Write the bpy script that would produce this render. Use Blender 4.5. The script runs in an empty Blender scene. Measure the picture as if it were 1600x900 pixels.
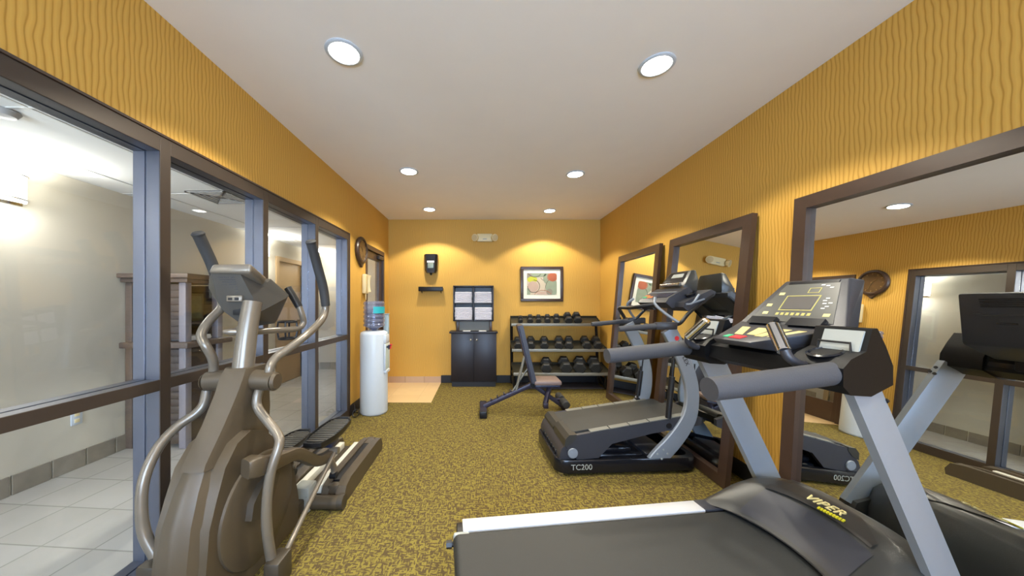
import bpy, bmesh, math, random
from mathutils import Vector, Matrix
random.seed(7)
SC = bpy.context.scene
COL = SC.collection
R = math.radians

# ---------------------------------------------------------------- camera, world, light, exposure
F = 500.0; PX = 752.0; PY = 473.0; CH = 1.265      # focal length in pixels, vanishing point, eye height
cam_d = bpy.data.cameras.new('camera'); cam = bpy.data.objects.new('camera', cam_d); COL.objects.link(cam)
cam.location = (0, 0, CH); cam.rotation_euler = (R(90), 0, 0)
cam_d.sensor_width = 36; cam_d.lens = F / 1600 * 36
cam_d.shift_x = (800 - PX) / 1600; cam_d.shift_y = (PY - 450) / 1600
cam_d.clip_start = 0.02; cam_d.clip_end = 100
SC.camera = cam
SC.view_settings.view_transform = 'Standard'; SC.view_settings.look = 'None'
SC.view_settings.gamma = 1; SC.view_settings.use_curve_mapping = False
SC.view_settings.exposure = 0.62
SC.cycles.transparent_max_bounces = 24
world = bpy.data.worlds.new('sky'); SC.world = world; world.use_nodes = True
wn = world.node_tree.nodes; bg = wn['Background']
sky = wn.new('ShaderNodeTexSky'); sky.sky_type = 'HOSEK_WILKIE'; sky.sun_direction = (0.3, -0.6, 0.7)
world.node_tree.links.new(sky.outputs[0], bg.inputs[0]); bg.inputs[1].default_value = 1.2

SPOT_W = 78; LENS_E = 14; DAY_W = 225; HALL_W = 10; HDAY_W = 150

def light(name, kind, loc, energy, color, rot=(0, 0, 0), size=None, size_y=None, parent=None):
    d = bpy.data.lights.new(name, kind); d.energy = energy; d.color = color
    if kind == 'AREA':
        d.shape = 'RECTANGLE'; d.size = size; d.size_y = size_y or size
    o = bpy.data.objects.new(name, d); COL.objects.link(o); o.location = loc; o.rotation_euler = rot
    if parent: o.parent = parent
    return o
light('added_hall_daylight', 'AREA', (-2.34, -1.75, 1.15), HDAY_W, (0.80, 0.89, 1.0), (R(90), 0, 0), 1.3, 1.8)  # added to brighten the hall, outside an unseen made-up end window
light('daylight', 'AREA', (0.2, -2.45, 1.55), DAY_W, (0.55, 0.73, 1.0), (R(90), 0, 0), 2.7, 1.5)   # outside the rear window, shining in

# ---------------------------------------------------------------- materials
def lin(c):
    return tuple(((v / 255) / 12.92 if v / 255 <= 0.04045 else ((v / 255 + 0.055) / 1.055) ** 2.4) for v in c) + (1,)
MATS = {}
def mat(name, rgb, rough=0.5, metal=0.0, noise=0.0, nscale=40, bump=0.0, spec=0.5, coat=0.0):
    if name in MATS: return MATS[name]
    m = bpy.data.materials.new(name); m.use_nodes = True; nt = m.node_tree; p = nt.nodes['Principled BSDF']
    p.inputs['Base Color'].default_value = lin(rgb); p.inputs['Roughness'].default_value = rough
    p.inputs['Metallic'].default_value = metal; p.inputs['Specular IOR Level'].default_value = spec
    p.inputs['Coat Weight'].default_value = coat
    tc = nt.nodes.new('ShaderNodeTexCoord'); nz = nt.nodes.new('ShaderNodeTexNoise')
    nz.inputs['Scale'].default_value = nscale; nz.inputs['Detail'].default_value = 4
    nt.links.new(tc.outputs['Object'], nz.inputs['Vector'])
    if noise > 0:
        mx = nt.nodes.new('ShaderNodeMix'); mx.data_type = 'RGBA'
        a = lin(rgb); mx.inputs[6].default_value = tuple(v * (1 - noise) for v in a[:3]) + (1,)
        mx.inputs[7].default_value = tuple(min(1, v * (1 + noise)) for v in a[:3]) + (1,)
        nt.links.new(nz.outputs['Fac'], mx.inputs[0]); nt.links.new(mx.outputs[2], p.inputs['Base Color'])
    if bump > 0:
        b = nt.nodes.new('ShaderNodeBump'); b.inputs['Strength'].default_value = bump; b.inputs['Distance'].default_value = 0.002
        nt.links.new(nz.outputs['Fac'], b.inputs['Height']); nt.links.new(b.outputs[0], p.inputs['Normal'])
    MATS[name] = m
    return m
def emis(name, rgb, s):
    m = bpy.data.materials.new(name); m.use_nodes = True; p = m.node_tree.nodes['Principled BSDF']
    p.inputs['Base Color'].default_value = lin(rgb); p.inputs['Emission Color'].default_value = lin(rgb)
    p.inputs['Emission Strength'].default_value = s
    return m
def glassmat(name, tint=(246, 249, 252), refl=1.0):
    m = bpy.data.materials.new(name); m.use_nodes = True; nt = m.node_tree; nt.nodes.remove(nt.nodes['Principled BSDF'])
    out = nt.nodes['Material Output']; tr = nt.nodes.new('ShaderNodeBsdfTransparent'); gl = nt.nodes.new('ShaderNodeBsdfGlossy')
    gl.inputs['Roughness'].default_value = 0.01; tr.inputs[0].default_value = lin(tint)
    lw = nt.nodes.new('ShaderNodeLayerWeight'); lw.inputs[0].default_value = 0.5      # facing weight: same from both sides
    pw = math_n(nt, 'POWER', lw.outputs['Facing'], 5.0)
    mx = nt.nodes.new('ShaderNodeMixShader'); nt.links.new(math_n(nt, 'MULTIPLY', math_n(nt, 'MULTIPLY_ADD', pw, 0.9, 0.045), refl), mx.inputs[0])
    nt.links.new(tr.outputs[0], mx.inputs[1]); nt.links.new(gl.outputs[0], mx.inputs[2]); nt.links.new(mx.outputs[0], out.inputs[0])
    return m
def nodes_of(name):
    m = bpy.data.materials.new(name); m.use_nodes = True
    return m, m.node_tree, m.node_tree.nodes['Principled BSDF']
def math_n(nt, op, a, b=None, c=None):
    n = nt.nodes.new('ShaderNodeMath'); n.operation = op
    for i, v in enumerate((a, b, c)):
        if v is None: continue
        if isinstance(v, (int, float)): n.inputs[i].default_value = v
        else: nt.links.new(v, n.inputs[i])
    return n.outputs[0]
def mixc(nt, fac, a, b):
    n = nt.nodes.new('ShaderNodeMix'); n.data_type = 'RGBA'
    if isinstance(fac, (int, float)): n.inputs[0].default_value = fac
    else: nt.links.new(fac, n.inputs[0])
    for i, v in ((6, a), (7, b)):
        if isinstance(v, tuple): n.inputs[i].default_value = v
        else: nt.links.new(v, n.inputs[i])
    return n.outputs[2]
def ramp(nt, fac, stops):
    n = nt.nodes.new('ShaderNodeValToRGB'); nt.links.new(fac, n.inputs[0])
    while len(n.color_ramp.elements) < len(stops): n.color_ramp.elements.new(0.5)
    for e, (p, c) in zip(n.color_ramp.elements, stops): e.position = p; e.color = c
    return n.outputs[0]

def wallpaper():
    m, nt, p = nodes_of('golden_wavy_wallpaper')
    g = nt.nodes.new('ShaderNodeNewGeometry'); s = nt.nodes.new('ShaderNodeSeparateXYZ'); nt.links.new(g.outputs['Position'], s.inputs[0])
    u = math_n(nt, 'ADD', s.outputs[0], s.outputs[1])
    c = nt.nodes.new('ShaderNodeCombineXYZ'); nt.links.new(u, c.inputs[0]); nt.links.new(math_n(nt, 'MULTIPLY', s.outputs[2], 0.62), c.inputs[1])
    nz = nt.nodes.new('ShaderNodeTexNoise'); nz.inputs['Scale'].default_value = 13; nz.inputs['Detail'].default_value = 1; nt.links.new(c.outputs[0], nz.inputs['Vector'])
    uu = math_n(nt, 'ADD', math_n(nt, 'MULTIPLY', u, 46.0), math_n(nt, 'MULTIPLY', nz.outputs['Fac'], 1.15))
    fr = math_n(nt, 'FRACT', uu)
    tri = math_n(nt, 'ABSOLUTE', math_n(nt, 'SUBTRACT', fr, 0.5))          # 0 at line
    col = ramp(nt, tri, [(0.0, lin((164, 120, 46))), (0.07, lin((176, 132, 54))), (0.16, lin((199, 155, 72))), (0.5, lin((206, 163, 78)))])
    n2 = nt.nodes.new('ShaderNodeTexNoise'); n2.inputs['Scale'].default_value = 3; nt.links.new(g.outputs['Position'], n2.inputs['Vector'])
    col = mixc(nt, math_n(nt, 'MULTIPLY', n2.outputs['Fac'], 0.25), col, lin((196, 148, 60)))
    nt.links.new(col, p.inputs['Base Color']); p.inputs['Roughness'].default_value = 0.6; p.inputs['Specular IOR Level'].default_value = 0.3
    b = nt.nodes.new('ShaderNodeBump'); b.inputs['Strength'].default_value = 0.25; b.inputs['Distance'].default_value = 0.0025
    nt.links.new(tri, b.inputs['Height']); nt.links.new(b.outputs[0], p.inputs['Normal'])
    return m
def carpet():
    m, nt, p = nodes_of('olive_broken_line_carpet')
    g = nt.nodes.new('ShaderNodeNewGeometry')
    def nz(sc, rot=0, k=60, det=1):
        mp = nt.nodes.new('ShaderNodeMapping'); mp.inputs['Scale'].default_value = sc; mp.inputs['Rotation'].default_value = (0, 0, rot)
        nt.links.new(g.outputs['Position'], mp.inputs[0])
        n = nt.nodes.new('ShaderNodeTexNoise'); n.inputs['Scale'].default_value = k; n.inputs['Detail'].default_value = det
        nt.links.new(mp.outputs[0], n.inputs['Vector']); return n.outputs['Fac']
    a = nz((1.0, 0.25, 1), 0, 105); b = nz((0.25, 1.0, 1), 0, 105); sel = nz((1, 1, 1), 0, 42)
    selr = ramp(nt, sel, [(0.46, (0, 0, 0, 1)), (0.54, (1, 1, 1, 1))])
    lines = mixc(nt, selr, a, b)
    f = ramp(nt, lines, [(0.46, (0, 0, 0, 1)), (0.56, (1, 1, 1, 1))])
    c1 = mixc(nt, f, lin((72, 58, 42)), lin((134, 121, 54)))
    fine = nz((1, 1, 1), 0, 240, 2)
    c2 = mixc(nt, math_n(nt, 'MULTIPLY', fine, 0.4), c1, lin((102, 88, 54)))
    big = nz((1, 1, 1), 0, 2.2, 3)
    c3 = mixc(nt, math_n(nt, 'MULTIPLY', big, 0.25), c2, lin((106, 94, 56)))
    nt.links.new(c3, p.inputs['Base Color']); p.inputs['Roughness'].default_value = 0.95; p.inputs['Specular IOR Level'].default_value = 0.1
    bp = nt.nodes.new('ShaderNodeBump'); bp.inputs['Strength'].default_value = 0.6; bp.inputs['Distance'].default_value = 0.004
    nt.links.new(fine, bp.inputs['Height']); nt.links.new(bp.outputs[0], p.inputs['Normal'])
    return m
def tiles(name, c1, c2, grout, size, rot=0.0, gw=0.02, rough=0.35, offset=(0, 0, 0)):
    m, nt, p = nodes_of(name)
    g = nt.nodes.new('ShaderNodeNewGeometry'); mp = nt.nodes.new('ShaderNodeMapping'); mp.inputs['Rotation'].default_value = (0, 0, rot)
    mp.inputs['Location'].default_value = offset
    nt.links.new(g.outputs['Position'], mp.inputs[0])
    br = nt.nodes.new('ShaderNodeTexBrick'); br.offset = 0; br.inputs['Scale'].default_value = 1 / size
    br.inputs['Brick Width'].default_value = 1; br.inputs['Row Height'].default_value = 1; br.inputs['Mortar Size'].default_value = gw
    br.inputs['Color1'].default_value = lin(c1); br.inputs['Color2'].default_value = lin(c2); br.inputs['Mortar'].default_value = lin(grout)
    nt.links.new(mp.outputs[0], br.inputs['Vector'])
    nz = nt.nodes.new('ShaderNodeTexNoise'); nz.inputs['Scale'].default_value = 9; nz.inputs['Detail'].default_value = 6
    nt.links.new(g.outputs['Position'], nz.inputs['Vector'])
    f = math_n(nt, 'MULTIPLY', nz.outputs['Fac'], 0.35)
    nt.links.new(mixc(nt, f, br.outputs[0], lin(tuple(int(v * 0.8) for v in c1))), p.inputs['Base Color'])
    p.inputs['Roughness'].default_value = rough
    return m
def woodm(name, c1, c2, rough=0.35, scale=(1, 1, 12)):
    m, nt, p = nodes_of(name)
    tc = nt.nodes.new('ShaderNodeTexCoord'); mp = nt.nodes.new('ShaderNodeMapping'); mp.inputs['Scale'].default_value = scale
    nt.links.new(tc.outputs['Object'], mp.inputs[0])
    nz = nt.nodes.new('ShaderNodeTexNoise'); nz.inputs['Scale'].default_value = 14; nz.inputs['Detail'].default_value = 5
    nt.links.new(mp.outputs[0], nz.inputs['Vector'])
    nt.links.new(mixc(nt, nz.outputs['Fac'], lin(c1), lin(c2)), p.inputs['Base Color']); p.inputs['Roughness'].default_value = rough
    return m

M_WALL = wallpaper(); M_CARPET = carpet()
M_CEIL = mat('painted_white_ceiling', (240, 237, 234), 0.9, noise=0.02, nscale=5, bump=0.05)
M_TILE = tiles('beige_entry_tile', (214, 184, 138), (208, 176, 130), (190, 160, 120), 0.40, gw=0.008, offset=(0.03, 0.02, 0))
M_TILEB = tiles('beige_tile_base', (190, 160, 132), (182, 150, 124), (160, 130, 100), 0.3, gw=0.02)
M_HTILE = tiles('pale_hall_tile', (178, 174, 168), (170, 165, 158), (138, 134, 128), 0.30, rot=R(4), gw=0.014, rough=0.25)
M_RUBBER = mat('black_rubber_base', (26, 25, 28), 0.55, noise=0.1)
M_ALUF = mat('daylight_tinted_aluminium', (96, 99, 110), 0.33, 0.75, noise=0.05, nscale=12)  # blue-grey base colour imitates bluish daylight on the bronze frame's sides
M_BRONZE = mat('bronze_anodized_frame', (66, 56, 48), 0.45, 0.3, noise=0.06, nscale=12)
M_GLASS = glassmat('clear_pane'); M_MIRROR = mat('mirror_silver', (238, 240, 238), 0.005, 1.0)
M_MIRFR = woodm('dark_walnut_frame', (54, 40, 32), (68, 50, 40), 0.35, (8, 1, 1))
M_DKWOOD = woodm('espresso_cabinet_laminate', (22, 19, 24), (32, 27, 33), 0.4, (10, 10, 1))
M_BLACK = mat('black_plastic', (22, 22, 24), 0.38, noise=0.1, bump=0.1, nscale=300, spec=0.35)
M_BLACKG = mat('glossy_black_plastic', (18, 19, 24), 0.22)
M_SHELL = mat('matte_black_shell', (11, 12, 15), 0.5, noise=0.05, bump=0.1, nscale=300, spec=0.2)
M_CHAR = mat('charcoal_plastic', (46, 47, 53), 0.42, noise=0.05, bump=0.1, nscale=300)
M_SILVER = mat('silver_painted_steel', (130, 137, 146), 0.38, 0.25, noise=0.03)
M_ALU = mat('brushed_aluminium', (214, 216, 220), 0.3, 0.35, noise=0.03, nscale=80)
M_CHROME = mat('chrome', (220, 222, 226), 0.12, 1.0)
M_FOAM = mat('slate_foam_grip', (57, 58, 63), 0.75, noise=0.06, bump=0.3, nscale=220)
M_BELT = mat('treadmill_belt_rubber', (38, 39, 38), 0.55, noise=0.08, bump=0.4, nscale=500)
M_HOOD = mat('grey_hood_plastic', (46, 46, 44), 0.36, noise=0.05, bump=0.15, nscale=260)
M_TAN = mat('warm_grey_shroud', (76, 66, 52), 0.42, 0.15, noise=0.04, nscale=30, bump=0.08)
M_TAND = mat('darker_taupe_plastic', (58, 51, 41), 0.45, 0.1, noise=0.05, bump=0.08)
M_TANT = mat('taupe_painted_tube', (118, 110, 98), 0.28, 0.35, noise=0.03)
M_DGRIP = mat('dark_rubber_grip', (42, 42, 42), 0.7, noise=0.08, bump=0.3, nscale=250)
M_CONB = mat('console_back_grey', (70, 67, 62), 0.45, 0.1, noise=0.04, bump=0.08, nscale=200)
M_WHITE = mat('white_plastic', (192, 200, 208), 0.35, noise=0.01)
M_CREAM = mat('cream_plastic', (222, 206, 160), 0.4, noise=0.02)
M_HWALL = mat('hall_beige_paint', (192, 186, 170), 0.85, noise=0.03, nscale=3)
M_HTAN = woodm('tan_hall_door', (176, 148, 108), (160, 132, 94), 0.45, (8, 8, 1))
M_HUTCH = woodm('weathered_dark_wood', (74, 62, 54), (104, 88, 76), 0.5, (1, 1, 14))
M_HUTCHD = woodm('dark_slat_wood', (60, 50, 46), (78, 66, 58), 0.45, (1, 1, 10))
M_PILAS = mat('grey_lavender_pilaster', (128, 122, 126), 0.45, noise=0.08, nscale=20)
M_TOWEL = mat('white_towel_cotton', (204, 202, 212), 0.95, noise=0.05, nscale=120, bump=0.8)
M_IRON = mat('rubber_coated_iron', (30, 31, 31), 0.5, noise=0.15, nscale=60, bump=0.2)
M_STEEL = mat('grey_rack_steel', (128, 126, 116), 0.4, 0.3, noise=0.05)
M_PURP = mat('slate_purple_steel', (50, 46, 60), 0.4, 0.3, noise=0.05)
M_SEAT = mat('mauve_vinyl', (118, 100, 94), 0.5, noise=0.04, bump=0.2)
M_RED = mat('red_print', (206, 40, 48), 0.5); M_GRN = mat('green_print', (60, 170, 120), 0.5)
M_YEL = mat('yellow_print', (168, 158, 84), 0.5); M_PALE = mat('pale_yellow_key', (200, 184, 126), 0.5)
M_ORNG = mat('orange_print', (214, 120, 60), 0.5)
M_WHT = mat('white_print', (206, 206, 206), 0.5); M_LCD = mat('grey_lcd', (92, 88, 84), 0.2)
M_PANEL = mat('console_overlay_grey', (70, 70, 66), 0.35, noise=0.05)
M_LTGRAY = mat('light_grey_panel', (150, 154, 150), 0.4)
M_LENS = emis('lamp_lens', (255, 250, 240), LENS_E); M_SHADE = emis('sconce_shade', (255, 248, 232), 2.2)
M_TEAL = mat('teal_label', (40, 170, 180), 0.5)
M_NAVY = mat('navy_plastic', (34, 40, 62), 0.35)

# ---------------------------------------------------------------- mesh helpers
def BM(): return bmesh.new()
def rotm(rx=0, ry=0, rz=0):
    return Matrix.Rotation(rz, 4, 'Z') @ Matrix.Rotation(ry, 4, 'Y') @ Matrix.Rotation(rx, 4, 'X')
def box(bm, lo, hi, bev=0.0, rot=None, mi=0):
    lo = Vector(lo); hi = Vector(hi); c = (lo + hi) / 2; s = hi - lo
    M = Matrix.Translation(c) @ (rot if rot else Matrix()) @ Matrix.Diagonal((abs(s.x), abs(s.y), abs(s.z), 1))
    r = bmesh.ops.create_cube(bm, size=1, matrix=M)
    fs = set(f for v in r['verts'] for f in v.link_faces)
    for f in fs: f.material_index = mi
    if bev > 0:
        es = list(set(e for v in r['verts'] for e in v.link_edges))
        bev = min(bev, min(abs(s.x), abs(s.y), abs(s.z)) * 0.45)
        bmesh.ops.bevel(bm, geom=es, offset=bev, segments=2, profile=0.5, affect='EDGES', material=mi)
def hull_pts(bm, rings, cap=True, mi=0, closed=True):
    """loft rings (lists of points, equal length)"""
    vs = [[bm.verts.new(p) for p in r] for r in rings]
    n = len(rings[0])
    for a, b in zip(vs[:-1], vs[1:]):
        for i in range(n if closed else n - 1):
            j = (i + 1) % n
            try: bm.faces.new((a[i], a[j], b[j], b[i])).material_index = mi
            except ValueError: pass
    if cap and closed:
        bm.faces.new(list(reversed(vs[0]))).material_index = mi; bm.faces.new(vs[-1]).material_index = mi
    return vs
def prism(bm, pts2, axis, t0, t1, bev=0.0, mi=0):
    """extrude a 2-D outline along an axis: 'x' outline is (y,z); 'y' outline is (x,z); 'z' outline is (x,y)"""
    def P(p, t):
        return Vector((t, p[0], p[1])) if axis == 'x' else Vector((p[0], t, p[1])) if axis == 'y' else Vector((p[0], p[1], t))
    n0 = len(bm.faces)
    vs = hull_pts(bm, [[P(p, t0) for p in pts2], [P(p, t1) for p in pts2]], mi=mi)
    if bev > 0:
        bm.verts.ensure_lookup_table()
        es = [e for e in set(e for r in vs for v in r for e in v.link_edges) if len(e.link_faces) == 2 and e.calc_face_angle(0) > R(20)]
        bmesh.ops.bevel(bm, geom=es, offset=bev, segments=2, profile=0.5, affect='EDGES')
def catmull(pts, k=6):
    pts = [Vector(p) for p in pts]
    if len(pts) < 3 or k <= 1: return pts
    P = [pts[0] * 2 - pts[1]] + pts + [pts[-1] * 2 - pts[-2]]; out = []
    for i in range(1, len(P) - 2):
        a, b, c, d = P[i - 1:i + 3]
        for j in range(k):
            t = j / k
            out.append(0.5 * ((2 * b) + (c - a) * t + (2 * a - 5 * b + 4 * c - d) * t * t + (3 * b - a - 3 * c + d) * t ** 3))
    out.append(pts[-1]); return out
def tube(bm, pts, r, seg=14, k=6, ry=None, mi=0, square=False, closed=False):
    """sweep a round (or squarish) section; r is a number or list per control point"""
    n = len(pts)
    rl = r if isinstance(r, (list, tuple)) else [r] * n
    path = catmull(pts, k) if k > 1 else [Vector(p) for p in pts]
    m = len(path)
    def rad(i):
        f = i / (m - 1) * (n - 1); a = int(min(f, n - 2)) if n > 1 else 0
        return rl[a] * (1 - (f - a)) + rl[a + 1] * (f - a)
    up = None; rings = []
    for i, p in enumerate(path):
        if closed: t = (path[(i + 1) % m] - path[i - 1])
        else: t = (path[min(i + 1, m - 1)] - path[max(i - 1, 0)])
        t.normalize()
        if up is None:
            up = Vector((0, 0, 1)) if abs(t.z) < 0.9 else Vector((1, 0, 0))
        up = (up - t * up.dot(t)).normalized(); side = t.cross(up)
        rr = rad(i); q = (ry / rl[0] * rr) if ry else rr; ring = []
        for s in range(seg):
            a = 2 * math.pi * s / seg; c, sn = math.cos(a), math.sin(a)
            if square:
                e = 0.35; c = math.copysign(abs(c) ** e, c); sn = math.copysign(abs(sn) ** e, sn)
            ring.append(p + side * (c * rr) + up * (sn * q))
        rings.append(ring)
    if closed:
        rings.append(rings[0]); hull_pts(bm, rings, cap=False, mi=mi); bmesh.ops.remove_doubles(bm, verts=bm.verts, dist=1e-6)
    else: hull_pts(bm, rings, mi=mi)
def cyl(bm, p0, p1, r0, r1=None, seg=24, mi=0):
    tube(bm, [p0, p1], [r0, r1 if r1 is not None else r0], seg=seg, k=1, mi=mi)
def lathe(bm, prof, base=(0, 0, 0), axis=(0, 0, 1), seg=32, mi=0):
    """profile of (radius, height) along an axis"""
    ax = Vector(axis).normalized(); u = ax.orthogonal().normalized(); w = ax.cross(u); b = Vector(base); rings = []
    for r, h in prof:
        r = max(r, 1e-4)
        rings.append([b + ax * h + u * (r * math.cos(2 * math.pi * s / seg)) + w * (r * math.sin(2 * math.pi * s / seg)) for s in range(seg)])
    hull_pts(bm, rings, mi=mi)
def ribbon(bm, cl, width, b0, b1, bev=0.004, k=5):
    """curved blade: centreline (a,h) in the local x-z plane, thickness b0..b1 along local y"""
    path = catmull([Vector((p[0], 0, p[1])) for p in cl], k); n = len(path); L = []; Rr = []
    wl = width if isinstance(width, (list, tuple)) else [width, width]
    for i, p in enumerate(path):
        t = (path[min(i + 1, n - 1)] - path[max(i - 1, 0)]).normalized(); nn = Vector((-t.z, 0, t.x))
        f = i / (n - 1) * (len(wl) - 1); a = int(min(f, len(wl) - 2)); w = (wl[a] * (1 - f + a) + wl[a + 1] * (f - a)) / 2
        L.append(p + nn * w); Rr.append(p - nn * w)
    e = bev; rings = []
    for l, r in zip(L, Rr):
        d = (r - l).normalized() * e
        ring = [(l + d, b0), (r - d, b0), (r, b0 + e), (r, b1 - e), (r - d, b1), (l + d, b1), (l, b1 - e), (l, b0 + e)]
        rings.append([Vector((q.x, b, q.z)) for q, b in ring])
    hull_pts(bm, rings)
def grid(bm, fn, nu, nv, mi=0):
    vs = [[bm.verts.new(fn(i / nu, j / nv)) for j in range(nv + 1)] for i in range(nu + 1)]
    for i in range(nu):
        for j in range(nv):
            bm.faces.new((vs[i][j], vs[i + 1][j], vs[i + 1][j + 1], vs[i][j + 1])).material_index = mi
def text_bm(bm, s, size, M, mi=0, shear=0.0, ext=0.0006, spacing=1.0):
    c = bpy.data.curves.new('t', 'FONT'); c.body = s; c.size = size; c.extrude = ext; c.shear = shear; c.space_character = spacing
    c.align_x = 'CENTER'; c.align_y = 'CENTER'
    o = bpy.data.objects.new('t', c); COL.objects.link(o)
    dg = bpy.context.evaluated_depsgraph_get(); me = bpy.data.meshes.new_from_object(o.evaluated_get(dg))
    me.transform(M); n0 = len(bm.faces); bm.from_mesh(me); bm.faces.ensure_lookup_table()
    for f in bm.faces[n0:]: f.material_index = mi
    bpy.data.objects.remove(o); bpy.data.curves.remove(c); bpy.data.meshes.remove(me)
def frame_m(origin, xdir, ydir):
    x = Vector(xdir).normalized(); z = x.cross(Vector(ydir)).normalized(); y = z.cross(x)
    M = Matrix((x, y, z)).transposed().to_4x4(); M.translation = Vector(origin); return M

def link(name, bm, m, parent=None, world=False, smooth=True, ang=35):
    """one mesh object; with world=True its points are world points and are brought into the parent's frame"""
    bmesh.ops.recalc_face_normals(bm, faces=bm.faces)
    me = bpy.data.meshes.new(name); bm.to_mesh(me); bm.free()
    for mm in (m if isinstance(m, (list, tuple)) else [m]): me.materials.append(mm)
    if smooth:
        me.shade_smooth()
        try: me.set_sharp_from_angle(angle=R(ang))
        except Exception: pass
    o = bpy.data.objects.new(name, me); COL.objects.link(o)
    if parent is not None:
        if world:
            Mw = Matrix(); q = parent; chain = []
            while q is not None: chain.append(q.matrix_basis); q = q.parent
            for b in reversed(chain): Mw = Mw @ b
            me.transform(Mw.inverted())
        o.parent = parent
    return o
def thing(name, label, cat, loc=(0, 0, 0), rotz=0.0, group=None):
    o = bpy.data.objects.new(name, None); COL.objects.link(o); o.empty_display_size = 0.1
    o.location = loc; o.rotation_euler = (0, 0, rotz); o['label'] = label; o['category'] = cat
    if group: o['group'] = group
    return o
def tag(o, label, cat, group=None):
    o['label'] = label; o['category'] = cat
    if group: o['group'] = group
    return o
def struct(name, bm, m, parent=None, smooth=False, label=None):
    o = link(name, bm, m, parent, smooth=smooth)
    if parent is None: o['kind'] = 'structure'
    if label and parent is None: o['label'] = label
    return o
def copy_tree(o, parent=None):
    c = o.copy(); COL.objects.link(c); c.parent = parent
    for ch in [x for x in bpy.data.objects if x.parent == o]: copy_tree(ch, c)
    return c
def recenter(o, p):
    """move a single-mesh thing's origin to world point p"""
    o.data.transform(Matrix.Translation(-Vector(p))); o.location = p
    return o
def W(px, py, Y): return Vector(((px - PX) / F * Y, Y, CH - (py - PY) / F * Y))

XL = -1.467; XR = 1.882; YB = 5.06; YR = -2.2; H = 2.58; XH = -3.09; HH = 2.205; YE = 6.1
# ================================================================ SETTING
bm = BM(); box(bm, (XL - 0.06, YR, -0.1), (XR, YB, 0)); struct('floor', bm, M_CARPET)
bm = BM(); box(bm, (XL - 0.05, 4.05, -0.02), (-0.635, YB, 0.004)); struct('trim_1', bm, M_TILE)      # tile landing by the door
bm = BM(); box(bm, (XL - 0.12, YR, H), (XR + 0.1, YB + 0.1, H + 0.1)); struct('ceiling', bm, M_CEIL)
bm = BM(); box(bm, (XL - 0.12, YB, -0.1), (XR + 0.1, YB + 0.1, H)); struct('wall_back', bm, M_WALL)
bm = BM(); box(bm, (XR, YR, -0.1), (XR + 0.1, YB, H)); struct('wall_right', bm, M_WALL)
bm = BM()
x0, x1 = XL - 0.12, XL; GY0, GY1, GZ = 0.10, 3.54, 2.025; DY0, DY1, DZ = 4.06, 4.82, 2.02
box(bm, (x0, YR, GZ), (x1, YB, H)); box(bm, (x0, YR, -0.1), (x1, GY0, GZ)); box(bm, (x0, GY1, -0.1), (x1, DY0, GZ))
box(bm, (x0, DY1, -0.1), (x1, YB, GZ)); box(bm, (x0, DY0, DZ), (x1, DY1, GZ)); struct('wall_left', bm, M_WALL)
# rear wall with a daylight window
bm = BM(); wx0, wx1, wz0, wz1 = -1.1, 1.5, 0.75, 2.25
box(bm, (XL - 0.12, YR - 0.12, -0.1), (wx0, YR, H)); box(bm, (wx1, YR - 0.12, -0.1), (XR + 0.1, YR, H))
box(bm, (wx0, YR - 0.12, -0.1), (wx1, YR, wz0)); box(bm, (wx0, YR - 0.12, wz1), (wx1, YR, H)); struct('wall_rear', bm, M_WALL)
bm = BM()
for a, b in (((wx0, wz0), (wx1, wz0 + .05)), ((wx0, wz1 - .05), (wx1, wz1)), ((wx0, wz0), (wx0 + .05, wz1)), ((wx1 - .05, wz0), (wx1, wz1)), ((0.175, wz0), (0.225, wz1))):
    box(bm, (a[0], YR - 0.1, a[1]), (b[0], YR - 0.02, b[1]))
wr = struct('window_5', bm, M_BRONZE)
bm = BM(); box(bm, (wx0 + .04, YR - 0.065, wz0 + .04), (wx1 - .04, YR - 0.059, wz1 - .04)); link('window_pane', bm, M_GLASS, wr, smooth=False)
# baseboards
bm = BM(); box(bm, (-0.635, YB - 0.012, 0), (XR, YB, 0.12), 0.003); struct('baseboard_back', bm, M_RUBBER)
bm = BM(); box(bm, (XL, YB - 0.012, 0), (-0.635, YB, 0.10), 0.002); struct('trim_2', bm, M_TILEB)
bm = BM(); box(bm, (XR - 0.012, YR, 0), (XR, YB, 0.12), 0.003); struct('baseboard_right', bm, M_RUBBER)
bm = BM(); box(bm, (XL, GY1, 0), (XL + 0.012, DY0, 0.12), 0.003); box(bm, (XL, YR, 0), (XL + 0.012, GY0, 0.12), 0.003); struct('baseboard_left', bm, M_RUBBER)
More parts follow.
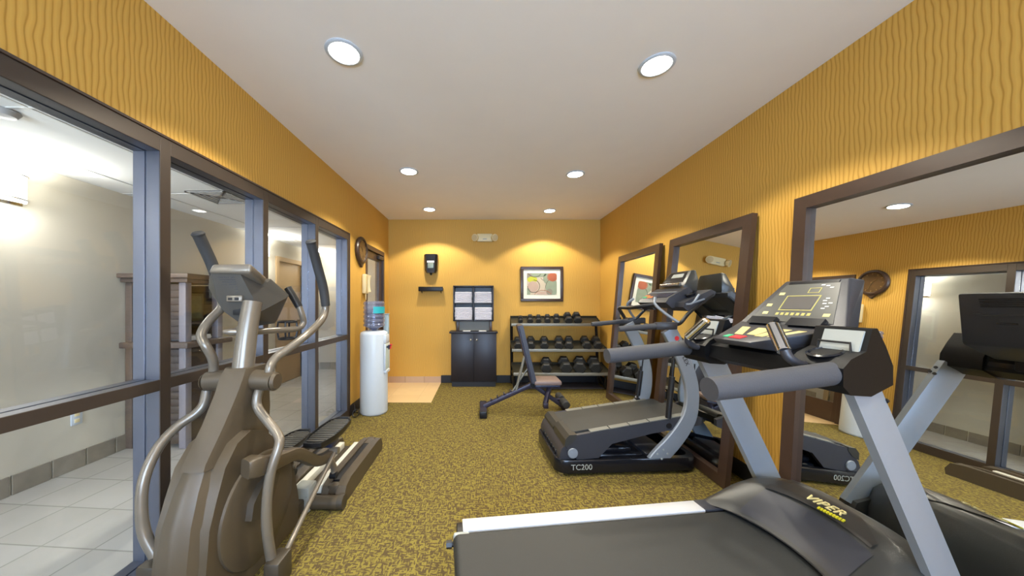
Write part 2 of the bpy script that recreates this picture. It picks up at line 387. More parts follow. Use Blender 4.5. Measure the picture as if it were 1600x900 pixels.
# storefront glazing: four bays
MUL = [0.10, 0.78, 1.455, 2.145, 2.82, 3.49]
for i in range(5):
    a = MUL[i]; b = MUL[i + 1] + (0.05 if i == 4 else 0); g0 = a + 0.05; g1 = MUL[i + 1]
    bm = BM(); bc = BM(); fx0, fx1 = XL - 0.118, XL + 0.002
    def bar(lo, hi):                                    # extrusion split by the glazing groove
        box(bm, (fx0, lo[0], lo[1]), (XL - 0.064, hi[0], hi[1]), 0.0015); box(bm, (XL - 0.052, lo[0], lo[1]), (fx1, hi[0], hi[1]), 0.0015)
        box(bc, (fx1 - .001, lo[0], lo[1]), (fx1 + .005, hi[0], hi[1]), 0.0015)  # added strip keeps the unlit bronze front apart from the blue-tinted sides
        box(bm, (XL - 0.07, lo[0] + 0.004, lo[1] + 0.004), (XL - 0.045, hi[0] - 0.004, hi[1] - 0.004))
    bar((a, 0), (g0, GZ))
    if i == 4: bar((g1, 0), (b, GZ))
    bar((g0, GZ - 0.07), (g1, GZ)); bar((g0, 0), (g1, 0.09)); bar((g0, 0.865), (g1, 0.915))
    w = struct('window_%d' % (5 - i if i else 6), bm, M_ALUF); link('unlit_face_strip', bc, M_BRONZE, w, smooth=False)
    for z0, z1 in ((0.085, 0.87), (0.91, GZ - 0.065)):
        bm = BM(); box(bm, (XL - 0.061, g0 - 0.003, z0), (XL - 0.055, g1 + 0.003, z1)); link('window_pane', bm, M_GLASS, w, smooth=False)
bm = BM(); box(bm, (XL - 0.0, GY0, GZ), (XL + 0.012, GY1, GZ + 0.012), 0.002); box(bm, (XL, GY1, 0), (XL + 0.012, GY1 + 0.016, GZ + 0.012), 0.002); struct('trim_3', bm, M_MIRFR)
# glass door near the far left corner
bm = BM()
box(bm, (x0 + .005, DY0, 0), (XL + 0.01, DY0 + 0.05, DZ), 0.003); box(bm, (x0 + .005, DY1 - 0.05, 0), (XL + 0.01, DY1, DZ), 0.003); box(bm, (x0 + .005, DY0 + .05, DZ - 0.06), (XL + 0.01, DY1 - .05, DZ), 0.003)
door = struct('door_1', bm, M_MIRFR)
bm = BM(); dx0, dx1 = XL - 0.06, XL - 0.02; a, b = DY0 + 0.052, DY1 - 0.052
box(bm, (dx0, a, 0.01), (dx1, a + 0.06, DZ - 0.065), 0.002); box(bm, (dx0, b - 0.11, 0.01), (dx1, b, DZ - 0.065), 0.002)
box(bm, (dx0, a + .06, DZ - 0.16), (dx1, b - .11, DZ - 0.065), 0.002); box(bm, (dx0, a + .06, 0.01), (dx1, b - .11, 0.27), 0.002)
leaf = link('door_leaf', bm, M_MIRFR, door, smooth=False)
bm = BM(); box(bm, (dx0 + .016, a + .055, 0.26), (dx0 + .024, b - .105, DZ - 0.155)); link('door_pane', bm, M_GLASS, leaf, smooth=False)
bm = BM(); tube(bm, [(dx1, a + .03, 1.12), (dx1 + .05, a + .03, 1.10), (dx1 + .05, a + .03, 0.92), (dx1, a + .03, 0.90)], 0.009); link('door_handle', bm, M_CHROME, leaf)
bm = BM(); box(bm, (dx1, b - 0.22, DZ - 0.135), (dx1 + 0.045, b - 0.02, DZ - 0.08), 0.006); link('door_closer', bm, M_BRONZE, leaf)

# ---- hall behind the glass
bm = BM(); box(bm, (XH - 0.1, -1.5, -0.1), (x1 - 0.06, YE + 0.1, -0.001)); struct('floor_hall', bm, M_HTILE)
bm = BM()
box(bm, (XH - 0.1, -1.5, HH), (XL - 0.12, YE + 0.1, HH + 0.08)); struct('ceiling_hall', bm, mat('hall_ceiling_board', (228, 228, 224), 0.9, noise=0.02, nscale=30))
bm = BM()
for y in (-0.9, 0.32, 1.54, 2.76, 3.98, 5.2): box(bm, (XH, y - 0.006, HH - 0.004), (XL - 0.12, y + 0.006, HH))
for x in (XH + 0.30, XH + 0.91,): box(bm, (x - 0.006, -1.5, HH - 0.0045), (x + 0.006, YE, HH))
struct('trim_4', bm, mat('ceiling_tee_grey', (196, 196, 192), 0.6))
HD0, HD1, HDZ = 4.87, 5.50, 1.90
bm = BM(); box(bm, (XH - 0.1, -1.5, -0.1), (XH, HD0, HH)); box(bm, (XH - 0.1, HD1, -0.1), (XH, YE, HH)); box(bm, (XH - 0.1, HD0, HDZ), (XH, HD1, HH)); box(bm, (XH - .1, HD0, -.1), (XH, HD1, 0))
struct('wall_hall', bm, M_HWALL)
bm = BM(); box(bm, (XH - 0.1, YE, -0.1), (x1 - .0, YE + 0.1, HH)); struct('wall_hall_end', bm, mat('hall_end_paint', (188, 180, 164), 0.85, noise=0.03, nscale=3))
hn0, hn1 = XH + .12, XL - .22
bm = BM(); box(bm, (XH - 0.1, -1.6, -0.1), (hn0, -1.5, HH)); box(bm, (hn1, -1.6, -.1), (XL - .06, -1.5, HH)); box(bm, (hn0, -1.6, 2.0), (hn1, -1.5, HH)); box(bm, (hn0, -1.6, -.1), (hn1, -1.5, .15)); struct('wall_hall_near', bm, M_HWALL)
bm = BM()
for a, b in (((hn0, .15), (hn1, .2)), ((hn0, 1.95), (hn1, 2.0)), ((hn0, .2), (hn0 + .05, 1.95)), ((hn1 - .05, .2), (hn1, 1.95))): box(bm, (a[0], -1.58, a[1]), (b[0], -1.52, b[1]))
w7 = struct('window_7', bm, M_BRONZE)  # unseen window, added to let more daylight into the hall
bm = BM(); box(bm, (hn0 + .04, -1.553, .19), (hn1 - .04, -1.547, 1.96)); link('window_pane', bm, M_GLASS, w7, smooth=False)
bm = BM(); box(bm, (x0, YB + 0.1, -0.1), (x1, YE, HH)); struct('wall_hall_side', bm, M_HWALL)
bm = BM()
y = -1.5
while y < YE - 0.02:
    y2 = min(y + 0.195, YE)
    if not (HD0 - 0.1 < y2 and y < HD1 + 0.1): box(bm, (XH, y, 0), (XH + 0.012, y2 - 0.006, 0.13), 0.003)
    y += 0.20
x = XH + 0.02
while x < XL - 0.15:
    box(bm, (x, YE - 0.012, 0), (min(x + 0.195, XL - .125), YE, 0.13), 0.003); x += 0.2
struct('baseboard_hall', bm, mat('grey_base_tile', (134, 126, 112), 0.45, noise=0.25, nscale=14))
bm = BM()
for lo, hi in (((HD0 - .07, 0), (HD0, HDZ + .07)), ((HD1, 0), (HD1 + .07, HDZ + .07)), ((HD0, HDZ), (HD1, HDZ + .07))):
    box(bm, (XH - 0.02, lo[0], lo[1]), (XH + 0.02, hi[0], hi[1]), 0.004)
d2 = struct('door_2', bm, M_HTAN)
bm = BM(); box(bm, (XH - 0.06, HD0 + .003, 0.01), (XH - 0.02, HD1 - .003, HDZ - .003), 0.002); lf = link('door_leaf', bm, M_HTAN, d2, smooth=False)
bm = BM(); lathe(bm, [(0.012, 0), (0.012, .03), (.027, .04), (.03, .06), (.02, .075), (0, .078)], (XH - .02, HD1 - .07, 0.98), (1, 0, 0), 20); link('door_knob', bm, M_CHROME, lf)
# hall wall lamps
def sconce(Y, label):
    t = thing('wall_sconce', label, 'wall lamp', (XH, Y, 1.91), 0, None)
    bm = BM(); n = 16; r = 0.10; pr = []
    for z in (0.02, 0.22): pr.append([Vector((r * 0.75 * math.sin(math.pi * i / n) + 0.004, -r * 1.25 * math.cos(math.pi * i / n), z)) for i in range(n + 1)])
    hull_pts(bm, pr); link('lamp_shade', bm, M_SHADE, t)
    for z in (0.035, 0.195):
        bm = BM(); tube(bm, [(0.78 * r * math.sin(math.pi * i / n) + 0.006, -r * 1.3 * math.cos(math.pi * i / n), z) for i in range(n + 1)], 0.005, 8, 1); link('metal_band', bm, M_CHROME, t)
    bm = BM(); box(bm, (0, -0.11, 0.0), (0.012, 0.11, 0.24), 0.003); link('back_plate', bm, M_CHROME, t)
    light('sconce_light', 'AREA', (0.22, 0, 0.20), HALL_W, (1.0, 0.95, 0.86), (R(180), 0, 0), 0.12, 0.12, parent=t)
    light('sconce_light', 'AREA', (0.14, 0, 0.02), HALL_W * 0.3, (1.0, 0.95, 0.86), (0, 0, 0), 0.18, 0.12, parent=t)
    light('sconce_light', 'AREA', (0.12, 0, 0.12), HALL_W * 0.2, (1.0, 0.95, 0.86), (0, R(-90), 0), 0.18, 0.18, parent=t)
sconce(2.04, 'white drum wall lamp in the hall at the left edge of the view')
sconce(4.50, 'white drum wall lamp in the hall beside the tan door')
sconce(5.80, 'added unseen white drum wall lamp brightening the far end of the hall')  # extra lamp hidden by a mullion, put in to lift the dark hall end
sconce(-0.3, 'white drum wall lamp in the hall behind the viewer')
# vent, sprinkler, outlet
t = thing('ceiling_vent', 'square slotted air vent in the hall ceiling', 'vent', (-2.32, 2.85, HH))
bm = BM()
for k, s in enumerate((0.17, 0.135, 0.10, 0.065)):
    z = -0.012 + k * 0.002
    for a in ((-s, -s, s, -s + .02), (-s, s - .02, s, s), (-s, -s, -s + .02, s), (s - .02, -s, s, s)): box(bm, (a[0], a[1], z), (a[2], a[3], z + .004))
link('louvre', bm, mat('vent_grey', (170, 170, 168), 0.5), t, smooth=False)
bm = BM(); box(bm, (-.17, -.17, -0.0035), (.17, .17, -.001)); link('vent_back', bm, mat('vent_dark', (90, 90, 90), 0.6), t, smooth=False)
bm = BM(); lathe(bm, [(0.05, 0), (0.055, -0.006), (0.04, -0.03), (0.0, -0.034)], (-2.33, 1.56, HH - 0.0005), (0, 0, 1))
tag(recenter(link('smoke_detector', bm, mat('detector_grey', (150, 150, 150), 0.5)), (-2.33, 1.56, HH)), 'small round grey detector on the hall ceiling', 'detector')
t = thing('wall_outlet', 'white wall outlet low on the hall wall', 'outlet', (XH, 2.44, 0.39))
bm = BM(); box(bm, (0, -0.035, -0.055), (0.008, 0.035, 0.055), 0.003); link('cover_plate', bm, M_WHITE, t)
for z in (-0.024, 0.024):
    bm = BM(); box(bm, (0.006, -0.016, z - .014), (0.011, 0.016, z + .014), 0.003); link('socket', bm, M_CREAM, t)

# hall hutch with slatted sides
t = thing('hutch', 'dark slatted wooden hutch with grey pilasters standing in the hall behind the glass', 'cabinet', (-2.82, 2.97, 0))
hx0, hx1, hy0, hy1 = XH + 0.005, -2.56, 2.77, 3.17
for ya in (hy0 + .01, hy1 - .03):
    for za, zb in ((.06, .86), (.94, 1.42)):
        bm = BM(); z = za
        while z < zb: box(bm, (hx0 + .05, ya, z), (hx1 - .05, ya + .02, z + .055), 0.004); z += 0.062
        box(bm, (hx0 + .05, ya + .006, za), (hx1 - .05, ya + .014, z - .01)); link('slat_panel', bm, M_HUTCHD, t, world=True)
for (a, b) in ((hx0, hy0), (hx1 - .06, hy0), (hx0, hy1 - .06), (hx1 - .06, hy1 - .06)):
    bm = BM(); box(bm, (a, b, 0), (a + .06, b + .06, 1.44), 0.005); link('pilaster', bm, M_PILAS if a > -3 else M_HUTCH, t, world=True)
bm = BM(); box(bm, (hx0, hy0 - .05, 0.875), (hx1 + .06, hy1 + .05, 0.925), 0.008); link('ledge', bm, M_HUTCH, t, world=True)
bm = BM(); box(bm, (hx0, hy0 - .04, 1.44), (hx1 + .05, hy1 + .04, 1.475), 0.006); box(bm, (hx0, hy0 - .07, 1.475), (hx1 + .08, hy1 + .07, 1.515), 0.008); link('cornice', bm, M_HUTCH, t, world=True)
bm = BM(); box(bm, (hx0 + .01, hy0 + .03, 0.03), (hx1 - .02, hy1 - .03, 0.87)); link('lower_body', bm, M_HUTCHD, t, world=True, smooth=False)
bm = BM(); box(bm, (hx0 + .01, hy0 + .04, 0.93), (hx0 + .03, hy1 - .04, 1.44)); link('back_board', bm, M_HUTCHD, t, world=True, smooth=False)
bm = BM(); box(bm, (hx0 + .03, hy0 + .035, 1.07), (hx1 - .06, hy1 - .035, 1.09)); link('shelf', bm, M_HUTCH, t, world=True, smooth=False)
t = thing('framed_print', 'small framed green print standing on the shelf inside the hall hutch', 'picture', (-2.70, 2.97, 1.092))
bm = BM(); box(bm, (-.01, -.13, 0), (.01, .13, .26), 0.003); link('frame', bm, mat('olive_frame', (120, 112, 78), 0.5), t)
bm = BM(); box(bm, (.0105, -.105, .025), (.013, .105, .235)); link('print', bm, mat('print_olive', (126, 128, 92), 0.6, noise=0.5, nscale=14), t, smooth=False)
bm = BM(); box(bm, (-2.78, 2.86, 0.926), (-2.60, 3.08, 0.965), 0.004); tag(recenter(link('paper_stack', bm, M_WHT), (-2.69, 2.97, 0.926)), 'low stack of white papers on the ledge of the hall hutch', 'papers')

# ================================================================ CEILING DOWNLIGHTS
DL = [(-0.72, 1.68, 'recessed ceiling light nearest the viewer on the glass-wall side'), (0.97, 1.77, 'recessed ceiling light nearest the viewer on the mirror side'),
      (-0.725, 3.20, 'middle recessed ceiling light on the glass-wall side'), (0.96, 3.27, 'middle recessed ceiling light on the mirror side'),
      (-0.73, 4.50, 'recessed ceiling light nearest the black soap dispenser wall'), (0.975, 4.57, 'recessed ceiling light nearest the dumbbell rack'),
      (-0.72, 0.15, 'recessed ceiling light overhead on the glass-wall side'), (0.97, 0.15, 'recessed ceiling light overhead on the mirror side'),
      (-0.72, -1.3, 'recessed ceiling light by the rear wall on the glass-wall side'), (0.97, -1.3, 'recessed ceiling light by the rear wall on the mirror side')]
def make_downlight():
    t = thing('recessed_light', '', 'ceiling light', (0, 0, H), 0, 'recessed ceiling lights')
    bm = BM(); lathe(bm, [(0.074, 0.0), (0.092, 0.0), (0.094, -0.004), (0.088, -0.008), (0.077, -0.009), (0.074, -0.006)], (0, 0, 0), (0, 0, 1), 40); link('trim_ring', bm, M_WHITE, t)
    bm = BM(); lathe(bm, [(0.0755, -0.0005), (0.0755, -0.0055), (0.06, -0.009), (0, -0.011)], (0, 0, 0), (0, 0, 1), 40); link('lens', bm, M_LENS, t)
    s = light('downlight_spot', 'SPOT', (0, 0, -0.02), SPOT_W, (1.0, 0.93, 0.77), (0, 0, 0), parent=t)
    s.data.spot_size = R(121); s.data.spot_blend = 0.2; s.data.shadow_soft_size = 0.06
    return t
dl0 = make_downlight()
for i, (x, y, lab) in enumerate(DL):
    o = dl0 if i == 0 else copy_tree(dl0)
    o.location = (x, y, H); o['label'] = lab

# ================================================================ MIRRORS
def mirror(label, p_top_far, p_top_near, lean, hgt, name='leaning_mirror', fw=0.075):
    """leaning wall mirror: top edge from far point to near point, bottom standing out by the lean angle"""
    a = Vector(p_top_far); b = Vector(p_top_near); L = (b - a).length; ud = (b - a).normalized()          # along width
    outd = Vector((ud.y, -ud.x, 0)); outd = outd if outd.x < 0 else -outd                                  # towards the room
    dn = (Vector((0, 0, -1)) * math.cos(lean) + outd * math.sin(lean)).normalized(); n = (outd * math.cos(lean) + Vector((0, 0, 1)) * math.sin(lean)).normalized()
    t = thing(name, label, 'mirror', tuple(a + ud * L / 2 + dn * hgt))
    def P(u, v, w): return a + ud * u + dn * v + n * w
    bm = BM(); th = 0.035
    def bar(u0, v0, u1, v1):
        r0 = [P(u0, v0, 0), P(u1, v0, 0), P(u1, v1, 0), P(u0, v1, 0)]; r1 = [P(u0, v0, th), P(u1, v0, th), P(u1, v1, th), P(u0, v1, th)]
        hull_pts(bm, [r0, r1])
    bar(0, 0, L, fw); bar(0, hgt - fw, L, hgt); bar(0, fw, fw, hgt - fw); bar(L - fw, fw, L, hgt - fw)
    link('frame', bm, M_MIRFR, t, world=True, smooth=False)
    bm = BM(); hull_pts(bm, [[P(u, v, w) for u, v in ((fw - .005, fw - .005), (L - fw + .005, fw - .005), (L - fw + .005, hgt - fw + .005), (fw - .005, hgt - fw + .005))] for w in (0.002, 0.006)])
    link('mirror_glass', bm, M_MIRROR, t, world=True, smooth=False)
    return t
mirror('small framed floor mirror leaning on the right wall beside the dumbbell rack', (1.862, 4.26, 1.872), (1.862, 3.275, 1.872), R(5.2), 1.878)
mirror('medium framed floor mirror leaning behind the stepping treadmill', (1.862, 3.10, 1.868), (1.862, 2.155, 1.868), R(5.8), 1.876)
mirror('largest dark framed mirror, leaning in front of the big treadmill', (1.848, 1.855, 1.862), (1.878, 0.92, 1.862), R(3.35), 1.862, fw=0.07)

# ================================================================ TREADMILL
TS = 0.905        # whole treadmill shrunk towards the camera below, so its mirror reflection lines up
TM = thing('treadmill', 'large grey treadmill with silver uprights and console in the right foreground', 'treadmill', (-0.10 * TS, 1.277 * TS, 0), math.atan2(0.119, 0.993))
# side frames and foot rails
for s in (1, -1):
    bm = BM(); box(bm, (0.015, min(s * .255, s * .352), -0.02), (1.45, max(s * .255, s * .352), 0.148), 0.006); fr = link('side_frame', bm, M_BLACK, TM)
    bm = BM(); box(bm, (0.045, min(s * .268, s * .354), 0.146), (1.335, max(s * .268, s * .354), 0.162), 0.003)
    fr2 = link('foot_rail', bm, M_ALU, TM)
    bm = BM(); box(bm, (1.3355, min(s * .268, s * .354), 0.146), (1.44, max(s * .268, s * .354), 0.164), 0.003); link('rail_end_cap', bm, M_CHAR, fr2)
    bm = BM(); tube(bm, [(-0.02, s * .262, 0.105), (0.05, s * .262, 0.105)], 0.012, 12, 1); cyl(bm, (-0.037, s * .262, 0.105), (-0.01, s * .262, 0.105), 0.017, seg=6); link('belt_adjuster', bm, M_BLACK, TM)
    bm = BM(); cyl(bm, (0.10, s * .30, -CH * (1 - TS) / TS), (0.10, s * .30, -0.018), 0.032); link('rear_foot', bm, M_BLACK, TM)
    bm = BM(); box(bm, (-0.003, min(s * .250, s * .275), 0.06), (0.075, max(s * .250, s * .275), 0.158), 0.012); link('roller_cap', bm, M_LTGRAY, TM)
# belt loop
bm = BM(); n = 10; prof = []
rr = 0.032; top = 0.160; cz = top - rr
for i in range(n + 1): a = math.pi / 2 + math.pi * i / n; prof.append((0.028 + rr * math.cos(a) - 0.0, cz + rr * math.sin(a)))
for i in range(n + 1): a = -math.pi / 2 + math.pi * i / n; prof.append((1.62 + rr * math.cos(a), cz + rr * math.sin(a)))
prism(bm, prof, 'y', -0.249, 0.249); link('walking_belt', bm, M_BELT, TM)
# motor hood
def hoodH(t): # crown height along the hood
    ks = [(0, .178), (.08, .215), (.25, .262), (.45, .312), (.65, .335), (.82, .33), (.93, .29), (1, .16)]
    for (a, b), (c, d) in zip(ks[:-1], ks[1:]):
        if t <= c:
            f = (t - a) / (c - a); f = f * f * (3 - 2 * f) if 0.9 < t else f
            return b + (d - b) * f
    return ks[-1][1]
def hood_pt(t, b, lift=0.0):
    ar = 1.482 - 0.95 * b * b; a = ar + (1.875 - ar - 0.07 * (b / .38) ** 2) * t
    q = max(0.0, 1 - abs(b / 0.3805) ** 4.5) ** 0.5
    flat = 0.55 + 0.45 * q
    return Vector((a, b, 0.03 + (hoodH(t) - 0.03) * (0.62 * q + 0.38 * min(1, q * 4)) + lift))
bm = BM(); nb = 44
grid(bm, lambda u, v: hood_pt(u, -0.38 + 0.76 * v) , 30, nb)
for b in (0.38, -0.38):                       # side skirts
    r1 = [hood_pt(i / 30, b) for i in range(31)]; r0 = [Vector((p.x, p.y, -0.115)) for p in r1]
    hull_pts(bm, [r0, r1], cap=False, closed=False)
r1 = [hood_pt(1, -0.38 + .76 * j / nb) for j in range(nb + 1)]; hull_pts(bm, [[Vector((p.x, p.y, -0.115)) for p in r1], r1], cap=False, closed=False)
bmesh.ops.remove_doubles(bm, verts=bm.verts, dist=1e-5)
hood = link('motor_hood', bm, M_HOOD, TM, ang=50)
bm = BM(); grid(bm, lambda u, v: hood_pt(0.03 + u * (0.36 - 0.0), -0.235 + 0.43 * v, 0.004), 10, 20); link('rear_band', bm, M_CHAR, hood, ang=60)
bm = BM(); tube(bm, [hood_pt(0.0, -0.30 + .6 * j / 20, 0.002) for j in range(21)], 0.004, 8, 1); link('seam', bm, M_BLACK, hood)
# badge panel: blade shape lying over the hood
def badge(u, v):
    b = 0.20 + (-0.215 - 0.20) * u
    lo = 0.40 + 0.02 * u; hi = 0.92 - 0.42 * u ** 1.6
    t = lo + (max(hi, lo + .02) - lo) * v
    return hood_pt(t, b, 0.006 + 0.012 * (1 - v) * math.sin(math.pi * min(1, u * 1.1 + .05)))
bm = BM(); grid(bm, badge, 24, 10); bd = link('badge_panel', bm, mat('dark_badge_plastic', (36, 34, 32), 0.35), hood, ang=60)
p0 = hood_pt(0.50, 0.02, 0); nrm = (hood_pt(0.56, 0.02) - hood_pt(0.44, 0.02)).normalized()
bm = BM(); Mx = frame_m(hood_pt(0.52, -0.005, 0.016), (0.10, -1, -0.02), nrm); text_bm(bm, 'VIPER', 0.052, Mx, shear=0.35, ext=0.004, spacing=1.1); link('badge_lettering', bm, M_PALE, bd)
bm = BM(); Mx = frame_m(hood_pt(0.445, -0.055, 0.017), (0.10, -1, -0.02), nrm)
for k in range(9): box(bm, (-.045 + k * .0105, -.007, -.003), (-.038 + k * .0105, .007, .003), 0)
bmesh.ops.transform(bm, matrix=Mx, verts=bm.verts); link('badge_underline', bm, mat('bright_yellow_print', (196, 184, 30), 0.5), bd, smooth=False)
# uprights
for s in (1, -1):
    bm = BM(); b0, b1 = (0.325, 0.372) if s > 0 else (-0.352, -0.308)
    pa = Vector((1.42 if s > 0 else 1.388, 0, 0.98)); pb = Vector((1.868 if s > 0 else 1.815, 0, 0.115)); w = 0.074 if s > 0 else 0.06
    d = (pb - pa).normalized(); nn = Vector((-d.z, 0, d.x))
    r = []
    for p in (pa, pb): 
        L = p + nn * w * 0.9; Q = p - nn * w * 0.9; m1 = L.lerp(Q, 0.5)
        r.append([Vector((L.x, b0 + .008, L.z)), Vector((m1.x, b0, m1.z)), Vector((Q.x, b0 + .008, Q.z)), Vector((Q.x, b1 - .008, Q.z)), Vector((m1.x, b1, m1.z)), Vector((L.x, b1 - .008, L.z))])
    hull_pts(bm, r); up = link('upright', bm, M_SILVER, TM, ang=20)
    bm = BM(); prism(bm, [(1.70, -.12), (1.70, .10), (1.78, .20), (1.89, .15), (1.925, .05), (1.93, -.12)], 'y', min(s * .305, s * .39), max(s * .305, s * .39), 0.015); link('upright_base', bm, M_HOOD, TM)
    for k in ((.05, 0), (.08, .012), (.09, -.012)):
        q = pa + d * k[0] + nn * w * .9 + Vector((0, (b0 + b1) / 2 + k[1], 0)); bm = BM(); cyl(bm, q - nn * .002, q + nn * .005, 0.008, seg=12); link('bolt_head', bm, M_BLACK, up)
    # handrail
    bm = BM(); tube(bm, [(0.812, s * .328, 0.982), (0.97, s * .328, 0.994), (1.14, s * .326, 1.008), (1.31, s * .322, 1.022)], [0.038, 0.039, 0.039, 0.04], 22, 4); link('handrail', bm, M_FOAM, TM)
    # end block of the console beam
    prof = [(1.27, .985), (1.27, 1.045), (1.30, 1.075), (1.36, 1.10), (1.385, 1.175), (1.405, 1.178), (1.44, 1.115), (1.468, 1.05), (1.468, .985), (1.38, .948), (1.30, .955)]
    bm = BM(); prism(bm, prof, 'y', min(s * .20, s * .366), max(s * .20, s * .366), 0.022); eb = link('console_end_block', bm, M_SHELL, TM)
    bm = BM(); prism(bm, [(1.352, 1.095), (1.378, 1.168), (1.384, 1.166), (1.358, 1.093)], 'y', min(s * .235, s * .35), max(s * .235, s * .35), 0.0); link('silver_inset', bm, M_LTGRAY, eb)
    bm = BM(); lathe(bm, [(0.050, 0.0), (0.052, .004), (.044, .008), (0.040, -.0), (.038, -.02), (0, -.022)], (1.325, s * .275, 1.083), (-.3, 0, 1), 28); cup = link('cup_holder', bm, M_BLACKG, eb)
    bm = BM(); tube(bm, [(1.345, s * .235, 1.09), (1.35, s * .235, 1.125), (1.35, s * .33, 1.125), (1.345, s * .335, 1.09)], 0.004, 8, 1); link('wire_loop', bm, M_BLACK, eb)
    # pulse grip
    bm = BM(); tube(bm, [(1.31, s * .24, 1.04), (1.26, s * .25, 1.035), (1.215, s * .245, 1.06), (1.205, s * .235, 1.09)], 0.016, 14, 5); g = link('grip_stem', bm, M_CHAR, TM)
    bm = BM(); cyl(bm, (1.204, s * .236, 1.085), (1.243, s * .16, 1.175), 0.0215); cyl(bm, (1.243, s * .16, 1.175), (1.2455, s * .1555, 1.181), 0.0215, 0.014); sl = link('pulse_sensor', bm, M_CHROME, g)
    bm = BM(); dirv = Vector((0.039, -s * .076, 0.09)).normalized(); o1 = dirv.orthogonal().normalized(); o2 = dirv.cross(o1)
    for k in range(6):
        a = 2 * math.pi * k / 6 + .3; q = o1 * math.cos(a) * .0205 + o2 * math.sin(a) * .0205
        cyl(bm, Vector((1.2055, s * .233, 1.088)) + q, Vector((1.242, s * .162, 1.173)) + q, 0.0032, seg=8)
    link('sensor_stripe', bm, M_BLACK, sl)
# cross beam
prof = [(1.29, .99), (1.30, 1.05), (1.36, 1.075), (1.41, 1.10), (1.45, 1.06), (1.455, .99), (1.38, .958)]
bm = BM(); prism(bm, prof, 'y', -0.21, 0.21, 0.01); cb = link('console_beam', bm, M_SHELL, TM)
bm = BM(); box(bm, (1.452, -.19, .995), (1.458, .05, 1.04), 0.002); link('rear_recess', bm, M_CHAR, cb)
bm = BM(); box(bm, (1.452, .08, 1.01), (1.460, .19, 1.035), 0.002); link('rear_slot', bm, M_BLACKG, cb)
# console: deck, display, shell
def Cc(a, b, h): return Vector((a, b, h))
bm = BM()
top = [Cc(1.212, .092, 1.10), Cc(1.212, -.092, 1.10), Cc(1.49, -.225, 1.165), Cc(1.65, -.128, 1.372), Cc(1.65, .128, 1.372), Cc(1.49, .225, 1.165)]
low = [Cc(1.225, .085, 1.078), Cc(1.225, -.085, 1.078), Cc(1.50, -.205, 1.10), Cc(1.705, -.14, 1.362), Cc(1.705, .14, 1.362), Cc(1.50, .205, 1.10)]
vt = [bm.verts.new(p) for p in top]; vl = [bm.verts.new(p) for p in low]; vb = [bm.verts.new(Cc(1.62, -.17, 1.11)), bm.verts.new(Cc(1.62, .17, 1.11))]
vu = [bm.verts.new(Cc(1.36, -.14, 1.055)), bm.verts.new(Cc(1.36, .14, 1.055))]; vw = [bm.verts.new(Cc(1.50, -.14, 1.05)), bm.verts.new(Cc(1.50, .14, 1.05))]
T0, T1, T2, T3, T4, T5 = vt; L0, L1, L2, L3, L4, L5 = vl
for f in ((T0, T1, T2, T5), (T5, T2, T3, T4), (T0, L0, L1, T1), (T1, L1, L2, T2), (T2, L2, L3, T3), (T3, L3, L4, T4), (T4, L4, L5, T5), (T5, L5, L0, T0),
          (L2, vb[0], L3), (L5, L4, vb[1]), (vb[0], vb[1], L4, L3), (L0, vu[1], vu[0], L1), (L1, vu[0], L2), (L0, L5, vu[1]), (vu[0], vw[0], L2), (vu[1], L5, vw[1]), (vu[0], vu[1], vw[1], vw[0]), (vw[0], vb[0], L2), (vw[1], L5, vb[1]), (vw[0], vw[1], vb[1], vb[0])):
    bm.faces.new(f)
bmesh.ops.recalc_face_normals(bm, faces=bm.faces)
bmesh.ops.bevel(bm, geom=[e for e in bm.edges if e.calc_face_angle(0) > R(25)], offset=0.008, segments=2, profile=.5, affect='EDGES')
con = link('console', bm, M_CHAR, TM)
def cback(b, v, l=0.0): return Vector((1.62 + .085 * v + .012 + l, b, 1.11 + .252 * v))
bm = BM(); tube(bm, [cback(-.10, .62, -.008), cback(-.05, .585, -.006), cback(.05, .585, -.006), cback(.10, .62, -.008)], .004, 8, 5); link('back_ridge', bm, M_CHAR, con)
bm = BM(); box(bm, cback(-.03, .42, -.012), cback(.03, .45, -.006)); link('back_slot', bm, M_BLACKG, con, smooth=False)
for k in range(5):
    bm = BM(); box(bm, cback(-.07, .74 + k * .035, -.012), cback(.07, .75 + k * .035, -.007)); link('vent_slit', bm, M_BLACKG, con, smooth=False)
bm = BM(); box(bm, (1.40, -.10, 1.0), (1.47, .10, 1.09), 0.012); link('console_neck', bm, M_BLACK, con)
# display overlay on the upright face: coordinates (b across, v up the face)
n_face = Vector((-(1.372 - 1.165), 0, 0.16)).normalized()
def face(b, v, lift=0.0):
    f = v; a = 1.49 + .16 * f; h = 1.165 + .207 * f; return Vector((a, b, h)) + n_face * lift
def quad(bm, pts, mi=0, lift=0.0015, fn=face):
    hull_pts(bm, [[fn(b, v, 0.0002) for b, v in pts], [fn(b, v, lift) for b, v in pts]], mi=mi)
bm = BM(); quad(bm, [(-.175, .06), (.175, .06), (.108, .90), (-.108, .90)], 0, 0.002); ov = link('display_overlay', bm, M_PANEL, con, smooth=False)
def rect(b0, v0, b1, v1): return [(b0, v0), (b1, v0), (b1, v1), (b0, v1)]
bm = BM(); quad(bm, rect(-.06, .34, .06, .60), 0, 0.003); link('display_screen', bm, M_LCD, ov, smooth=False)
bm = BM()
for b0, v0, b1, v1 in ((-.066, .62, .066, .635), (-.066, .305, .066, .32), (-.070, .305, -.066, .635), (.066, .305, .070, .635), (-.05, .79, -.01, .80), (-.05, .69, -.01, .70), (-.053, .69, -.05, .80), (-.01, .69, -.007, .80)): quad(bm, rect(b0, v0, b1, v1), 0, 0.0034)
for k in range(7): quad(bm, rect(-.075 + k * .022, .20, -.062 + k * .022, .255), 0, .003)
link('display_outline', bm, M_YEL, ov, smooth=False)
